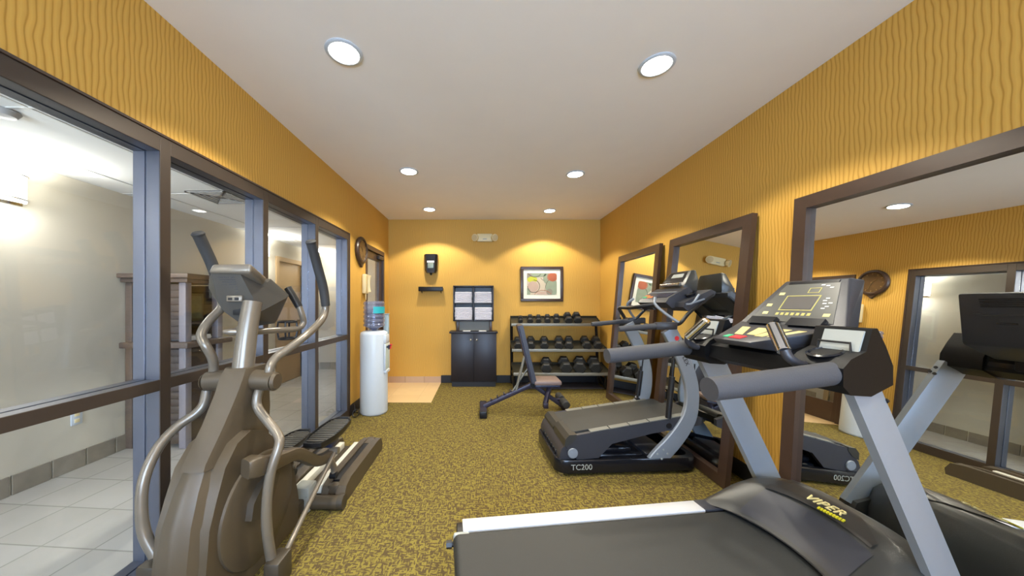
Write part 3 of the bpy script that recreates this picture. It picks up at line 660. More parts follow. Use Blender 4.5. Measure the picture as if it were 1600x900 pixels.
for b, v in ((.10, .68), (.125, .42), (-.135, .22), (.12, .24)):
    bm = BM(); quad(bm, rect(b - .012, v - .03, b + .012, v + .03), 0, .004); link('pale_key', bm, M_PALE, ov, smooth=False)
for b, v in ((-.10, .46), (-.115, .40), (-.095, .52), (-.105, .36), (-.12, .47), (-.10, .57), (-.05, .86), (-.07, .84), (-.088, .80)):
    bm = BM(); quad(bm, rect(b - .007, v - .01, b + .007, v + .01), 0, .003); link('white_key', bm, M_WHT, ov, smooth=False)
bm = BM(); quad(bm, rect(-.10, .905, .10, .96), 0, 0.0025); link('reading_rack_slot', bm, M_BLACKG, con, smooth=False)
for b0, b1 in ((-.16, -.03), (.03, .15)):
    bm = BM(); prism(bm, [(1.475, 1.158), (1.50, 1.185), (1.485, 1.20), (1.452, 1.168)], 'y', b0, b1, 0.003); link('reading_ledge', bm, M_BLACKG, con)
# keys on the lower deck
nd = Vector((-.065, 0, .278)).normalized()
def deck(b, v, lift=0.0): return Vector((1.212 + .278 * v, b, 1.10 + .065 * v)) + nd * lift
for q in ([(.02, .30), (.06, .30), (.13, .72), (.09, .72)], [(-.07, .30), (-.035, .30), (-.04, .74), (-.09, .74)], [(-.11, .36), (-.085, .32), (-.12, .72), (-.15, .72)], [(-.03, .34), (.01, .34), (.05, .72), (-.02, .72)]):
    bm = BM(); quad(bm, q, 0, .002, deck); link('key_strip', bm, M_PALE, con, smooth=False)
bm = BM(); quad(bm, rect(-.02, .10, .035, .24), 0, .003, deck); link('stop_key', bm, M_RED, con, smooth=False)
bm = BM(); quad(bm, rect(.045, .12, .07, .24), 0, .003, deck); link('start_key', bm, M_GRN, con, smooth=False)

TMM = Matrix.Translation((0, 0, CH * (1 - TS))) @ Matrix.Scale(TS, 4)  # shrinks about the camera's eye point, together with the root's scaled location
for o in list(TM.children_recursive): o.data.transform(TMM)

# ================================================================ STEPPING TREADMILL (two treadles)
TC = thing('treadclimber', 'black two-treadle stepping treadmill with curved silver uprights before the medium mirror', 'exercise machine', (0.545, 2.315, 0), R(3))
BW = 0.64
def rrect(x0, y0, x1, y1, r, n=6):
    pts = []
    for cx, cy, a0 in ((x1 - r, y1 - r, 0), (x0 + r, y1 - r, 90), (x0 + r, y0 + r, 180), (x1 - r, y0 + r, 270)):
        for i in range(n + 1): a = R(a0 + 90 * i / n); pts.append((cx + r * math.cos(a), cy + r * math.sin(a)))
    return pts
bm = BM()
out = rrect(0, 0, 1.075, BW, 0.09); inn = rrect(0.07, 0.045, 1.03, BW - .045, 0.06)
for z0, z1, off in ((0.025, 0.118, 0),):
    r = [[Vector((x, y, z)) for x, y in pts] for pts, z in ((out, z0), (out, z1 - .01), ([(0.5375 + (x - .5375) * .99, BW / 2 + (y - BW / 2) * .985) for x, y in out], z1), (inn, z1), (inn, z0))]
    hull_pts(bm, r + [r[0]], cap=False)
bmesh.ops.remove_doubles(bm, verts=bm.verts, dist=1e-6)
base = link('base_frame', bm, M_BLACKG, TC)
for x in (.05, 1.0):
    for y in (0.05, BW - .05):
        bm = BM(); cyl(bm, (x, y, 0), (x, y, 0.03), 0.024); link('levelling_foot', bm, M_CHROME if y < .1 and x < .1 else M_BLACK, TC)
bm = BM(); box(bm, (0.05, 0.035, 0.03), (0.98, BW - .035, 0.045)); link('belly_pan', bm, M_BLACK, TC, smooth=False)
bm = BM(); box(bm, (0.34, 0.06, 0.045), (0.68, BW - .06, 0.13), 0.02); box(bm, (.36, .08, .13), (.60, BW - .08, .17), 0.02); link('motor_cover', bm, M_BLACKG, TC)
bm = BM(); box(bm, (0.72, 0.10, 0.045), (0.92, BW - .10, 0.11), 0.02); link('pulley_cover', bm, M_CHAR, TC)
# rear cover (left end) with vents
bm = BM(); pr = [(.03, .10), (.032, .15), (.05, .195), (.085, .232), (.13, .235), (.14, .12), (.05, .10)]
prism(bm, pr, 'y', 0.03, BW - .03, 0.012); rc = link('rear_cover', bm, M_CHAR, TC)
bm = BM()
for k in range(7): box(bm, (.024, .12 + k * .06, .125), (.042, .15 + k * .06, .145), 0.002)
link('rear_vents', bm, M_BLACK, rc)
bm = BM(); Mx = frame_m((0.185, -0.0012, 0.068), (1, 0, 0), (0, 0, 1)); text_bm(bm, 'TC200', 0.056, Mx, spacing=1.0); link('model_lettering', bm, M_LTGRAY, base)
# treadles
def treadle(b0, b1, z0, z1, outer):
    x0, x1 = 0.10, 1.06
    def hz(x): return z0 + (z1 - z0) * (x - x0) / (x1 - x0)
    bm = BM(); e = 0.05
    prof = [(x0 - .015, hz(x0) - .10), (x0 - .03, hz(x0) - .04), (x0, hz(x0)), (x1, hz(x1)), (x1 + .05, hz(x1) - .03), (x1 + .04, hz(x1) - .08), (x0 + .62, hz(x0 + .62) - .085), (x0 + .32, hz(x0 + .3) - .105), (x0 + .22, hz(x0) - .16), (x0 + .06, hz(x0) - .17)]
    a, b = (b0, b0 + .032) if outer < 0 else (b1 - .032, b1)
    prism(bm, prof, 'y', a, b, 0.006); body = link('treadle', bm, M_CHAR if outer < 0 else M_NAVY, TC)
    bm = BM(); rr = .02; pf = []
    ang = math.atan2(z1 - z0, x1 - x0)
    c0 = (x0 + .045, hz(x0 + .045) - .012); c1 = (x1, hz(x1) - .012)
    for i in range(9): t_ = math.pi / 2 + ang + math.pi * i / 8; pf.append((c0[0] + rr * math.cos(t_), c0[1] + rr * math.sin(t_)))
    for i in range(9): t_ = -math.pi / 2 + ang + math.pi * i / 8; pf.append((c1[0] + rr * math.cos(t_), c1[1] + rr * math.sin(t_)))
    ba, bb = (b0 + .05, b1 - .006) if outer < 0 else (b0 + .006, b1 - .05)
    prism(bm, pf, 'y', ba, bb); link('treadle_belt', bm, M_BELT, body)
    # footrest segments
    sa, sb = (b0 + .002, b0 + .048) if outer < 0 else (b1 - .048, b1 - .002)
    bm = BM()
    for k in range(5):
        xa = x0 + .16 + k * .15; xb = xa + .142
        hull_pts(bm, [[Vector((xa, sa, hz(xa) + .002)), Vector((xb, sa, hz(xb) + .002)), Vector((xb, sb, hz(xb) + .004)), Vector((xa, sb, hz(xa) + .004))], [Vector((xa, sa, hz(xa) + .008)), Vector((xb, sa, hz(xb) + .008)), Vector((xb, sb, hz(xb) + .010)), Vector((xa, sb, hz(xa) + .010))]])
    link('footrest_strip', bm, mat('pale_footrest', (106, 106, 100), .5, .1), body, smooth=False)
    bm = BM(); ya, yb = (b0 - .004, b1 - .01) if outer < 0 else (b0 + .01, b1 + .002)
    prism(bm, [(x0 - .035, hz(x0) - .075), (x0 - .03, hz(x0) - .02), (x0 + .0, hz(x0) + .012), (x0 + .055, hz(x0) + .014), (x0 + .055, hz(x0) - .01), (x0 + .02, hz(x0) - .05)], 'y', ya, yb, 0.006); link('treadle_end_cover', bm, M_HOOD, body)
    return hz
hzn = treadle(0.02, 0.315, 0.285, 0.43, -1)
hzf = treadle(0.325, 0.62, 0.255, 0.375, 1)
bm = BM(); lathe(bm, [(0.036, 0), (0.038, .006), (.034, .012), (0, .013)], (0.125, 0.021, 0.165), (0, -1, 0), 28); link('pivot_cap', bm, M_SILVER, TC)
bm = BM(); lathe(bm, [(0.06, 0), (0.075, .0), (.078, -.01), (0.07, -.02)], (0.125, 0.012, 0.165), (0, -1, 0), 28); bm.free()
bm = BM(); box(bm, (0.10, 0.05, 0.045), (0.17, 0.30, 0.16), 0.01); box(bm, (0.10, 0.34, 0.045), (0.17, 0.59, 0.15), 0.01); link('pivot_bracket', bm, M_BLACK, TC)
# curved uprights
CL = [(.485, .13), (.60, .225), (.71, .345), (.755, .43), (.775, .54), (.765, .65), (.725, .77), (.665, .90), (.59, 1.03)]
Ob = Vector((0.545, 2.315)); th = R(3); cs, sn = math.cos(th), math.sin(th)
def tcl(px, py, b):
    """local (a, h) of the view ray through a photo point on the machine's plane y = b"""
    k = (px - PX) / F
    Y = (b - sn * Ob.x + cs * Ob.y) / (cs - k * sn); X = k * Y
    return ((X - Ob.x) * cs + (Y - Ob.y) * sn, CH - (py - PY) / F * Y)
CL = [tcl(px, py, 0.0) for px, py in ((1032, 716), (1056, 690), (1075, 662), (1082, 642), (1084, 618), (1081, 595), (1072, 567), (1060, 540), (1047, 515))]
for s, (b0, b1) in enumerate(((.004, .040), (BW - .040, BW - .004))):
    bm = BM(); CLx = [(CL[0][0] - .05, CL[0][1] - .06)] + CL; ribbon(bm, CLx, [.125, .125, .115, .10, .10, .105, .11], b0, b1, 0.006)
    bmesh.ops.bisect_plane(bm, geom=bm.verts[:] + bm.edges[:] + bm.faces[:], plane_co=(0, 0, .1175), plane_no=(0, 0, -1), clear_outer=True); bmesh.ops.holes_fill(bm, edges=[e for e in bm.edges if e.is_boundary], sides=0); up = link('upright', bm, M_SILVER, TC, ang=30)
    bb = b0 if s == 0 else b1; dd = -1 if s == 0 else 1
    for k in ((0.0, .02), (.045, .05), (.03, -.015), (.075, .02)):
        p = (CL[0][0] + k[0] - .02, CL[0][1] + k[1] + .01); bm = BM(); cyl(bm, (p[0], bb, p[1]), (p[0], bb + dd * .004, p[1]), 0.007, seg=10); link('bolt_head', bm, M_LTGRAY, up)
    if s == 0:
        a = Vector((CL[7][0], 0, CL[7][1])); b = Vector((CL[6][0], 0, CL[6][1])); d = (b - a).normalized()
        c = a.lerp(b, 0.45)
        bm = BM(); text_bm(bm, 'BOWFLEX', 0.042, frame_m((c.x + .006, b0 - .001, c.z), d, Vector((d.z * -1, 0, d.x)) * 1), spacing=1.05); link('brand_lettering', bm, M_BLACK, up)
        bm = BM(); q = Vector((CL[8][0], 0, CL[8][1])).lerp(a, .55); lathe(bm, [(0.017, 0), (.017, .0015), (0, .0016)], (q.x + .02, b0 + .0005, q.z), (0, -1, 0), 20); link('brand_mark', bm, M_RED, up)
# shocks
for b, (p, q) in ((0.035, ((1053, 556), (1043, 664))), (BW - .03, ((1004, 560), (995.5, 624)))):
    a0 = tcl(*p, b); a1 = tcl(*q, b); A = Vector((a0[0], b, a0[1])); B = Vector((a1[0], b, a1[1])); m = A.lerp(B, .3)
    bm = BM(); cyl(bm, A, m, .012); cyl(bm, m, A.lerp(B, .9), .021); cyl(bm, A.lerp(B, .9), B, .011); cyl(bm, B + Vector((0, -.02, 0)), B + Vector((0, .02, 0)), .02); link('shock_absorber', bm, M_BLACK, TC)
# handrails and console tubes
for b, pts in ((-.005, ((969, 514), (1000, 511.5), (1052, 507.5))), (BW + .005, ((927, 506.5), (960, 503.5), (1004, 499.5)))):
    L = [Vector((tcl(*p, b)[0], b, tcl(*p, b)[1])) for p in pts]
    bm = BM(); tube(bm, [L[0] - Vector((.004, 0, 0))] + L, [.012, .021, .021, .022], 14, 3); rail = link('handrail', bm, M_FOAM, TC)
    bm = BM(); E = L[-1]; box(bm, E - Vector((.14, .024, .035)), E + Vector((.02, .024, .02)), 0.01); link('rail_bracket', bm, M_CHAR, rail)
hb = tcl(1052, 507.5, 0)[1]; ha = tcl(1052, 507.5, 0)[0]
for b in (0.0, BW):
    s = 1 if b == 0 else -1
    bm = BM(); tube(bm, [(ha - .01, b, hb), (ha + .06, b + s * .01, hb + .012), (ha + .15, b + s * .02, hb + .10), (ha + .33, b + s * .03, hb + .225)], .013, 12, 6); link('console_arm', bm, M_BLACK, TC)
    bm = BM(); tube(bm, [(ha + .05, b + s * .012, hb + .015), (ha - .02, b + s * .06, hb + .08), (ha - .07, b + s * .11, hb + .15), (ha - .04, b + s * .16, hb + .20)], .011, 12, 6); link('front_bar', bm, M_SILVER, TC)
bm = BM(); tube(bm, [(ha - .06, .12, hb + .15), (ha - .16, .20, hb + .13), (ha - .17, .30, hb + .12), (ha - .17, BW - .24, hb + .12), (ha - .16, BW - .14, hb + .11), (ha - .06, BW - .03, hb + .03)], .015, 12, 5); link('front_grip', bm, M_BLACK, TC)
# console of the stepper
def WT(X, b, h): return Vector(((X - Ob.x), b, h))       # near enough in the turned frame
cx = ha
bm = BM()
dash = [(cx + .02, hb + .165), (cx + .045, hb + .20), (cx + .20, hb + .285), (cx + .24, hb + .255), (cx + .14, hb + .13), (cx + .07, hb + .12)]
prism(bm, dash, 'y', .12, BW - .12, .012); dsh = link('console_dash', bm, M_CHAR, TC)
bm = BM()
for b0, b1 in ((.02, .20), (BW - .20, BW - .02)):
    prism(bm, [(cx + .09, hb + .13), (cx + .10, hb + .165), (cx + .31, hb + .262), (cx + .345, hb + .245), (cx + .335, hb + .215), (cx + .13, hb + .10)], 'y', b0, b1, .01)
prism(bm, [(cx + .16, hb + .15), (cx + .18, hb + .20), (cx + .31, hb + .262), (cx + .345, hb + .245), (cx + .335, hb + .215)], 'y', .19, BW - .19, .01)
link('console_tray', bm, M_CHAR, TC)
bm = BM()
r0 = [(cx + .185, .17, hb + .265), (cx + .185, BW - .17, hb + .265), (cx + .30, BW - .15, hb + .25), (cx + .30, .15, hb + .25)]
r1 = [(cx + .195, .155, hb + .30), (cx + .195, BW - .155, hb + .30), (cx + .315, BW - .155, hb + .35), (cx + .315, .155, hb + .35)]
r2 = [(cx + .275, .185, hb + .425), (cx + .275, BW - .185, hb + .425), (cx + .315, BW - .185, hb + .425), (cx + .315, .185, hb + .425)]
hull_pts(bm, [[Vector(p) for p in r] for r in (r0, r1, r2)]); bmesh.ops.bevel(bm, geom=bm.edges[:], offset=.01, segments=2, profile=.5, affect='EDGES')
hd = link('console_head', bm, M_HOOD, TC)
fa = Vector((cx + .195, 0, hb + .30)); fb = Vector((cx + .275, 0, hb + .425)); fn_ = Vector((-(fb.z - fa.z), 0, fb.x - fa.x)).normalized()
def hface(b, v, lift=0.0): p = fa.lerp(fb, v) + fn_ * lift; return Vector((p.x, b, p.z))
bm = BM(); quad(bm, [(.20, .25), (BW - .20, .25), (BW - .215, .9), (.215, .9)], 0, .003, hface); link('display_screen', bm, M_BLACKG, hd, smooth=False)
bm = BM(); quad(bm, [(.235, .55), (BW - .26, .55), (BW - .265, .8), (.24, .8)], 0, .0045, hface); link('screen_text_panel', bm, M_LTGRAY, hd, smooth=False)
bm = BM(); cyl(bm, hface(.20, .05, .014), hface(BW - .20, .05, .014), .014); link('chrome_roll', bm, M_CHROME, hd)
da = Vector((cx + .045, 0, hb + .20)); db = Vector((cx + .20, 0, hb + .285)); dn = Vector((-(db.z - da.z), 0, db.x - da.x)).normalized()
def dface(b, v, lift=0.0): p = da.lerp(db, v) + dn * lift; return Vector((p.x, b, p.z))
for nm, m, b0, b1, v0, v1 in (('green_key', M_GRN, .44, .50, .02, .16), ('orange_key', M_ORNG, .36, .43, .02, .16), ('orange_key', M_ORNG, .44, .50, .2, .30), ('blue_panel', M_NAVY, .16, .34, .06, .42), ('silver_trim', M_SILVER, .15, .50, .50, .58)):
    bm = BM(); quad(bm, [(b0, v0), (b1, v0), (b1, v1), (b0, v1)], 0, .004, dface); link(nm, bm, m, dsh, smooth=False)
for b in (.09, BW - .09):
    bm = BM(); lathe(bm, [(.035, 0), (.040, .01), (.036, .012), (.030, .0), (.028, -.03), (0, -.032)], (cx + .20, b, hb + .225), (-.35, 0, 1), 24); link('bottle_well', bm, M_BLACKG, TC)
bm = BM(); tube(bm, [(cx + .11, .018, hb + .15), (cx + .16, .016, hb + .16), (cx + .21, .016, hb + .225)], .008, 10, 4); tube(bm, [(cx + .16, .016, hb + .16), (cx + .25, .016, hb + .19)], .007, 10, 1); link('silver_bracket', bm, M_SILVER, TC)

# ================================================================ ELLIPTICAL TRAINER
EL = thing('elliptical_trainer', 'taupe elliptical trainer with dark-gripped swinging arms by the glass wall', 'exercise machine', (-1.12, 1.75, 0))
def ew(name, bm, m, parent=None, **k): return link(name, bm, m, parent or EL, world=True, **k)
# housing
prof = [(1.20, .03), (1.195, .25), (1.21, .4), (1.245, .5), (1.285, .60), (1.35, .672), (1.43, .695), (1.52, .66), (1.60, .585), (1.69, .48), (1.76, .34), (1.80, .17), (1.80, .03)]
bm = BM(); prism(bm, prof, 'x', -1.232, -1.028, 0.022); hs = ew('flywheel_housing', bm, M_TAN)
# front shroud, with a ridge
bm = BM(); rings = []
for h, yf, yb, w in ((.0, 1.165, 1.40, .078), (.12, 1.152, 1.40, .08), (.28, 1.155, 1.40, .08), (.42, 1.175, 1.42, .076), (.53, 1.215, 1.44, .066), (.615, 1.258, 1.46, .056)):
    c = -1.135; rings.append([Vector((c - w, yb, h)), Vector((c - w, yf + .045, h)), Vector((c - w * .72, yf + .014, h)), Vector((c - .012, yf, h)), Vector((c + .012, yf, h)), Vector((c + w * .72, yf + .014, h)), Vector((c + w, yf + .045, h)), Vector((c + w, yb, h))])
hull_pts(bm, rings); ew('front_shroud', bm, M_TAN, ang=28)
bm = BM(); rings = []
for h, yf, yb, w in ((.600, 1.252, 1.62, .060), (.625, 1.262, 1.62, .058), (.75, 1.345, 1.62, .060), (.86, 1.405, 1.60, .064), (.93, 1.435, 1.60, .068), (.965, 1.455, 1.58, .062)):
    c = -1.135 + (h - .6) * .04; rings.append([Vector((c - w, yb, h)), Vector((c - w, yf + .03, h)), Vector((c - w * .75, yf, h)), Vector((c + w * .1, yf - .006, h)), Vector((c + w * .8, yf, h)), Vector((c + w, yf + .03, h)), Vector((c + w, yb, h))])
hull_pts(bm, rings); bmesh.ops.bevel(bm, geom=[e for e in bm.edges if e.calc_face_angle(0) > R(60)], offset=.006, segments=2, profile=.5, affect='EDGES'); ew('column_cover', bm, M_TAN, ang=28)
# crank discs
for s, x in ((1, -1.030), (-1, -1.230)):
    bm = BM(); lathe(bm, [(0.225, -.012), (0.24, 0.0), (0.238, .012), (.232, .016), (.17, .020), (.12, .026), (0, .028)], (x, 1.485, .325), (s, 0, 0), 48); dc = ew('crank_disc', bm, M_TAN)
    bm = BM(); x2 = x + s * .024
    prism(bm, [(1.36, .335), (1.43, .30), (1.50, .34), (1.55, .44), (1.52, .47), (1.43, .45), (1.375, .40)], 'x', min(x2, x2 + s * .03), max(x2, x2 + s * .03), 0.008); ck = ew('crank_arm', bm, M_TAND, dc)
# pivot hubs
for s in (1, -1):
    bm = BM(); c0 = Vector((-1.125 + s * .062, 1.50, .905)); c1 = Vector((-1.115 + s * .158, 1.485, .90))
    cyl(bm, c0, c1, .047, .043, 28); cyl(bm, c1, c1 + Vector((s * .012, 0, 0)), .043, .034, 28); hub = ew('arm_hub', bm, M_TAN)
    bm = BM(); cyl(bm, c0 - Vector((s * .004, 0, 0)), c0 + Vector((s * .002, 0, 0)), .0485, seg=28); ew('hub_gasket', bm, M_BLACK, hub)
# post
bm = BM(); tube(bm, [(-1.122, 1.505, .93), (-1.118, 1.525, 1.10), (-1.112, 1.555, 1.27)], [.045, .042, .040], 22, 3); ew('console_post', bm, M_TANT)
# swinging arms
def arm(up, low, grip):
    bm = BM(); tube(bm, up, .0195, 14, 6); a = ew('upper_arm_tube', bm, M_TANT)
    bm = BM(); n = len(grip); tube(bm, grip, [.023] + [.025] * (n - 2) + [.025], 16, 5); 
    d = (Vector(grip[-1]) - Vector(grip[-2])).normalized(); e = Vector(grip[-1]); cyl(bm, e - d * .006, e + d * .012, .023, .028); cyl(bm, e + d * .012, e + d * .02, .028, .02); ew('foam_grip', bm, M_DGRIP, a)
    bm = BM(); tube(bm, low, [.0195] * (len(low) - 2) + [.021, .021], 14, 6); ew('lower_arm_tube', bm, M_TANT)
arm([W(421, 592, 1.495), W(422, 574, 1.495), W(432, 558, 1.53), W(450, 545.5, 1.57), W(478, 524, 1.66), W(500, 503, 1.78), W(508, 487, 1.83), W(509, 470, 1.83)],
    [W(412, 596, 1.49), W(405, 610, 1.49), W(401, 627, 1.48), W(405, 641, 1.47), W(420, 660, 1.45), W(434, 679, 1.43), W(436, 696, 1.41), W(423, 737, 1.38), W(417, 783, 1.37), W(417, 825, 1.38), W(424, 876, 1.42)],
    [W(509, 478, 1.83), W(505, 450, 1.815), W(495, 412, 1.77), W(486.5, 381, 1.72)])
arm([W(333, 594, 1.50), W(334, 576, 1.50), W(332, 560, 1.485), W(322, 541, 1.465), W(314.5, 527, 1.47), W(318, 514, 1.49), W(330, 498, 1.53), W(346, 480, 1.58), W(347, 455, 1.60)],
    [W(327, 598, 1.50), W(323, 612, 1.49), W(318, 632, 1.47), W(306, 646, 1.45), W(280, 664, 1.41), W(254, 690, 1.36), W(236, 720, 1.32), W(224, 755, 1.29), W(221, 795, 1.275), W(226, 834, 1.27), W(243, 868, 1.27)],
    [W(346, 462, 1.60), W(334, 420, 1.57), W(320, 388, 1.53), W(311, 369, 1.50)])
# brackets and link rods
for s, c, e in ((1, W(434, 884, 1.425), W(524, 704, 2.0)), (-1, Vector((-1.30, 1.28, .20)), Vector((-1.30, 2.02, .22)))):
    bm = BM(); box(bm, c - Vector((.035, .05, .08)), c + Vector((.035, .055, .045)), .012); br = ew('arm_bracket', bm, M_TAND)
    bm = BM(); tube(bm, [c + Vector((.0, .03, .01)), c + Vector((.012, .07, .045)), c.lerp(e, .5) + Vector((.006, 0, .01)), e], .0125, 12, 5); ew('link_rod', bm, M_TANT)
    bm = BM(); cyl(bm, e + Vector((-.03, 0, 0)), e + Vector((.02, 0, 0)), .022); ew('rod_joint', bm, M_TANT)
# pedal levers and pedals
def lever(off, dz, dy):
    bm = BM(); v = Vector((off, dy, dz))
    tube(bm, [W(383, 733, 1.31) + v, W(398, 728, 1.345) + v, W(420, 724, 1.45) + v, W(440, 716, 1.54) + v, W(460, 709, 1.64) + v, W(477, 714, 1.74) + v, W(493, 720, 1.84) + v, W(510, 714, 1.95) + v, W(519, 706, 2.02) + v], [.034, .040, .032, .03, .029, .028, .028, .028, .024], 16, 5, ry=.036, square=True)
    lv = ew('pedal_lever', bm, M_TAN)
    bm = BM(); 
    o = [(.0, -.215), (.05, -.205), (.078, -.10), (.082, .05), (.07, .16), (.035, .215), (-.035, .215), (-.07, .16), (-.082, .05), (-.078, -.10), (-.05, -.205)]
    ca = Vector((-.942 + off, 1.985 + dy, .462 + dz)); rr_ = [[ca + Vector((x * k, y * k, z)) for x, y in o] for k, z in ((.86, -.022), (1, .0), (1, .022), (.93, .022), (.91, .010))]
    hull_pts(bm, rr_); pd = ew('pedal', bm, M_BLACK, lv)
    bm = BM()
    for k in range(13): y = -.165 + k * .0275; w = .066 * (1 - max(0, abs(y) - .1) * 2.5); box(bm, ca + Vector((-w, y, .009)), ca + Vector((w, y + .014, .017)), .002)
    ew('pedal_ribs', bm, M_CONB, pd)
    bm = BM(); box(bm, ca + Vector((-.04, -.05, -.08)), ca + Vector((.04, .05, -.015)), .012); ew('pedal_bracket', bm, M_NAVY, pd)
    # roller on the track
    bm = BM(); p = Vector((-.955 + off, 2.07 + dy, .15)); tube(bm, [W(512, 712, 1.98) + v, p + Vector((0, .0, .05)), p], [.022, .02, .02], 12, 2); ew('roller_leg', bm, M_TANT, lv)
    bm = BM(); cyl(bm, p + Vector((-.02, 0, .0)), p + Vector((.02, 0, 0)), .022); ew('track_roller', bm, M_BLACK, lv)
lever(0, 0, 0)
lever(-.29, -.10, 0.04)
# ramp base with two slotted rails
for s, xa, xb in ((1, -1.005, -.855), (-1, -1.335, -1.185)):
    bm = BM()
    prof = [(2.02, .02), (2.0, .06), (2.03, .105), (2.10, .125), (2.65, .125), (2.74, .11), (2.77, .05), (2.76, .0), (2.06, .0)]
    sx0, sx1 = (xa + .045, xa + .09)
    prism(bm, prof, 'x', xa, sx0, .008); prism(bm, prof, 'x', sx1, xb, .008)
    box(bm, (sx0 - .01, 2.05, .0), (sx1 + .01, 2.72, .075)); box(bm, (sx0 - .01, 2.62, .0), (sx1 + .01, 2.74, .118), .004); box(bm, (sx0 - .01, 2.02, .0), (sx1 + .01, 2.07, .11), .004)
    rl = ew('ramp_rail', bm, M_TAN)
    bm = BM(); box(bm, (sx0 + .001, 2.08, .074), (sx1 - .001, 2.61, .116)); ew('track_slot', bm, M_BLACK, rl, smooth=False)
bm = BM(); box(bm, (-1.18, 2.02, .0), (-1.01, 2.70, .06), .006); cs_ = ew('centre_ramp', bm, M_TAND)
bm = BM(); box(bm, (-1.055, 2.02, .06), (-1.012, 2.66, .11), .005); box(bm, (-1.178, 2.02, .06), (-1.135, 2.66, .11), .005); ew('aluminium_track', bm, mat('white_track', (214, 212, 200), .35, .1), cs_)
bm = BM(); box(bm, (-1.135, 1.92, .0), (-1.035, 2.02, .15), .012); box(bm, (-1.125, 1.915, .03), (-1.045, 1.92, .10), .001); ew('lift_housing', bm, M_LTGRAY)
bm = BM(); box(bm, (-1.17, 1.78, .02), (-1.06, 1.98, .09), .01); ew('spine', bm, M_TAND)
bm = BM(); cyl(bm, (-1.38, 1.965, .04), (-.86, 1.965, .04), .038); st = ew('stabilizer_tube', bm, M_TAN)
for x in (-1.40, -.875):
    bm = BM(); cyl(bm, (x, 1.965, .043), (x + .035, 1.965, .043), .043); ew('end_cap', bm, M_TAND, st)
bm = BM(); box(bm, (-1.37, 1.23, .0), (-.90, 1.31, .05), .012); ew('front_foot', bm, M_TAND)
# fixed handlebar
bm = BM(); tube(bm, [W(349, 518, 1.50), W(360, 518.5, 1.51), W(392, 518.5, 1.56), W(430, 516, 1.70), W(464, 513.5, 1.84), W(474, 505, 1.88), W(472, 492, 1.87), W(467, 478, 1.86)], [.008, .016, .016, .016, .016, .016, .016, .016], 14, 6); fb_ = ew('fixed_handlebar', bm, M_TANT)
bm = BM(); tube(bm, [W(467.5, 480, 1.86), W(459, 465, 1.86), W(450, 450, 1.86)], [.020, .021, .021], 14, 4); ew('sensor_grip', bm, M_BLACK, fb_)
bm = BM(); tube(bm, [(-1.16, 1.56, 1.125), (-1.26, 1.66, 1.13), (-1.30, 1.76, 1.13), (-1.30, 1.80, 1.17), (-1.28, 1.80, 1.24), (-1.25, 1.79, 1.30)], .016, 14, 6); ew('fixed_handlebar', bm, M_TANT)
# bottle cage
bm = BM(); c = W(449, 515, 1.82)
tube(bm, [c + Vector((.045 * math.cos(a), .045 * math.sin(a), .045)) for a in [R(20 * i) for i in range(18)]], .006, 8, 1, closed=True)
tube(bm, [c + Vector((.042 * math.cos(a), .042 * math.sin(a), -.05)) for a in [R(20 * i) for i in range(18)]], .006, 8, 1, closed=True)
for a in (20, 110, 200, 290): a = R(a); tube(bm, [c + Vector((.045 * math.cos(a), .045 * math.sin(a), .045)), c + Vector((.05 * math.cos(a), .05 * math.sin(a), 0)), c + Vector((.042 * math.cos(a), .042 * math.sin(a), -.05))], .005, 8, 3)
ew('bottle_cage', bm, M_BLACK)
# console head
def ring_xz(cx, y0, y1, h0, h1, w0, w1, r=.03):
    return [Vector((cx - w0, y0, h0)), Vector((cx + w0, y0, h0)), Vector((cx + w1, y1, h1)), Vector((cx - w1, y1, h1))]
bm = BM()
# back plate polygon (faces the viewer) -> wide user-side rim
B_ = [W(330, 428, 1.485), W(374, 425.5, 1.485), W(407, 487, 1.56), W(397, 499, 1.575), W(371, 502, 1.57), W(350, 487, 1.55), W(339, 466, 1.525)]
R_ = [W(327, 433, 1.54), W(418, 441, 1.60), W(447, 466, 1.70), W(429, 505, 1.72), W(385, 512, 1.68), W(345, 481, 1.60), W(326, 450, 1.565)]
Q_ = [p + Vector((0, .025, .018)) for p in R_]
hull_pts(bm, [B_, R_, Q_]); bmesh.ops.bevel(bm, geom=[e for e in bm.edges if e.calc_face_angle(0) > R(20)], offset=.012, segments=3, profile=.5, affect='EDGES')
ch = ew('console', bm, M_CONB, ang=40)
bm = BM()                                                  # top cap band
t0 = [W(325, 426, 1.47), W(391, 426, 1.47), W(411, 447, 1.585), W(338, 440, 1.60)]
t1 = [W(332, 412, 1.475), W(392, 411, 1.475), W(419, 435, 1.60), W(345, 430, 1.615)]
hull_pts(bm, [t0, t1]); bmesh.ops.bevel(bm, geom=bm.edges[:], offset=.012, segments=3, profile=.5, affect='EDGES'); ew('console_cap', bm, M_TANT, ch, ang=40)
pb = lambda x, h: Vector((x, 1.485 + (1.40 - h) * .43, h))                  # point on the back plate
bm = BM(); 
for r_ in range(7):
    for c_ in range(8):
        if (r_ * 8 + c_) % 11 == 5: continue
        x = -1.222 + c_ * .009; h = 1.385 - r_ * .011; p = pb(x, h); box(bm, p + Vector((0, -.002, -.0035)), p + Vector((.007, .004, 0)))
ew('speaker_grille', bm, M_CHAR, ch, smooth=False)
bm = BM(); p = pb(-1.165, 1.285); box(bm, p + Vector((-.045, -.018, -.015)), p + Vector((.03, .01, .015)), .004); jk = ew('cable_socket', bm, M_TANT, ch)
bm = BM(); box(bm, p + Vector((-.035, -.019, -.008)), p + Vector((-.015, -.01, .004))); box(bm, p + Vector((-.004, -.019, -.008)), p + Vector((.016, -.01, .004))); ew('socket_holes', bm, M_BLACK, jk, smooth=False)
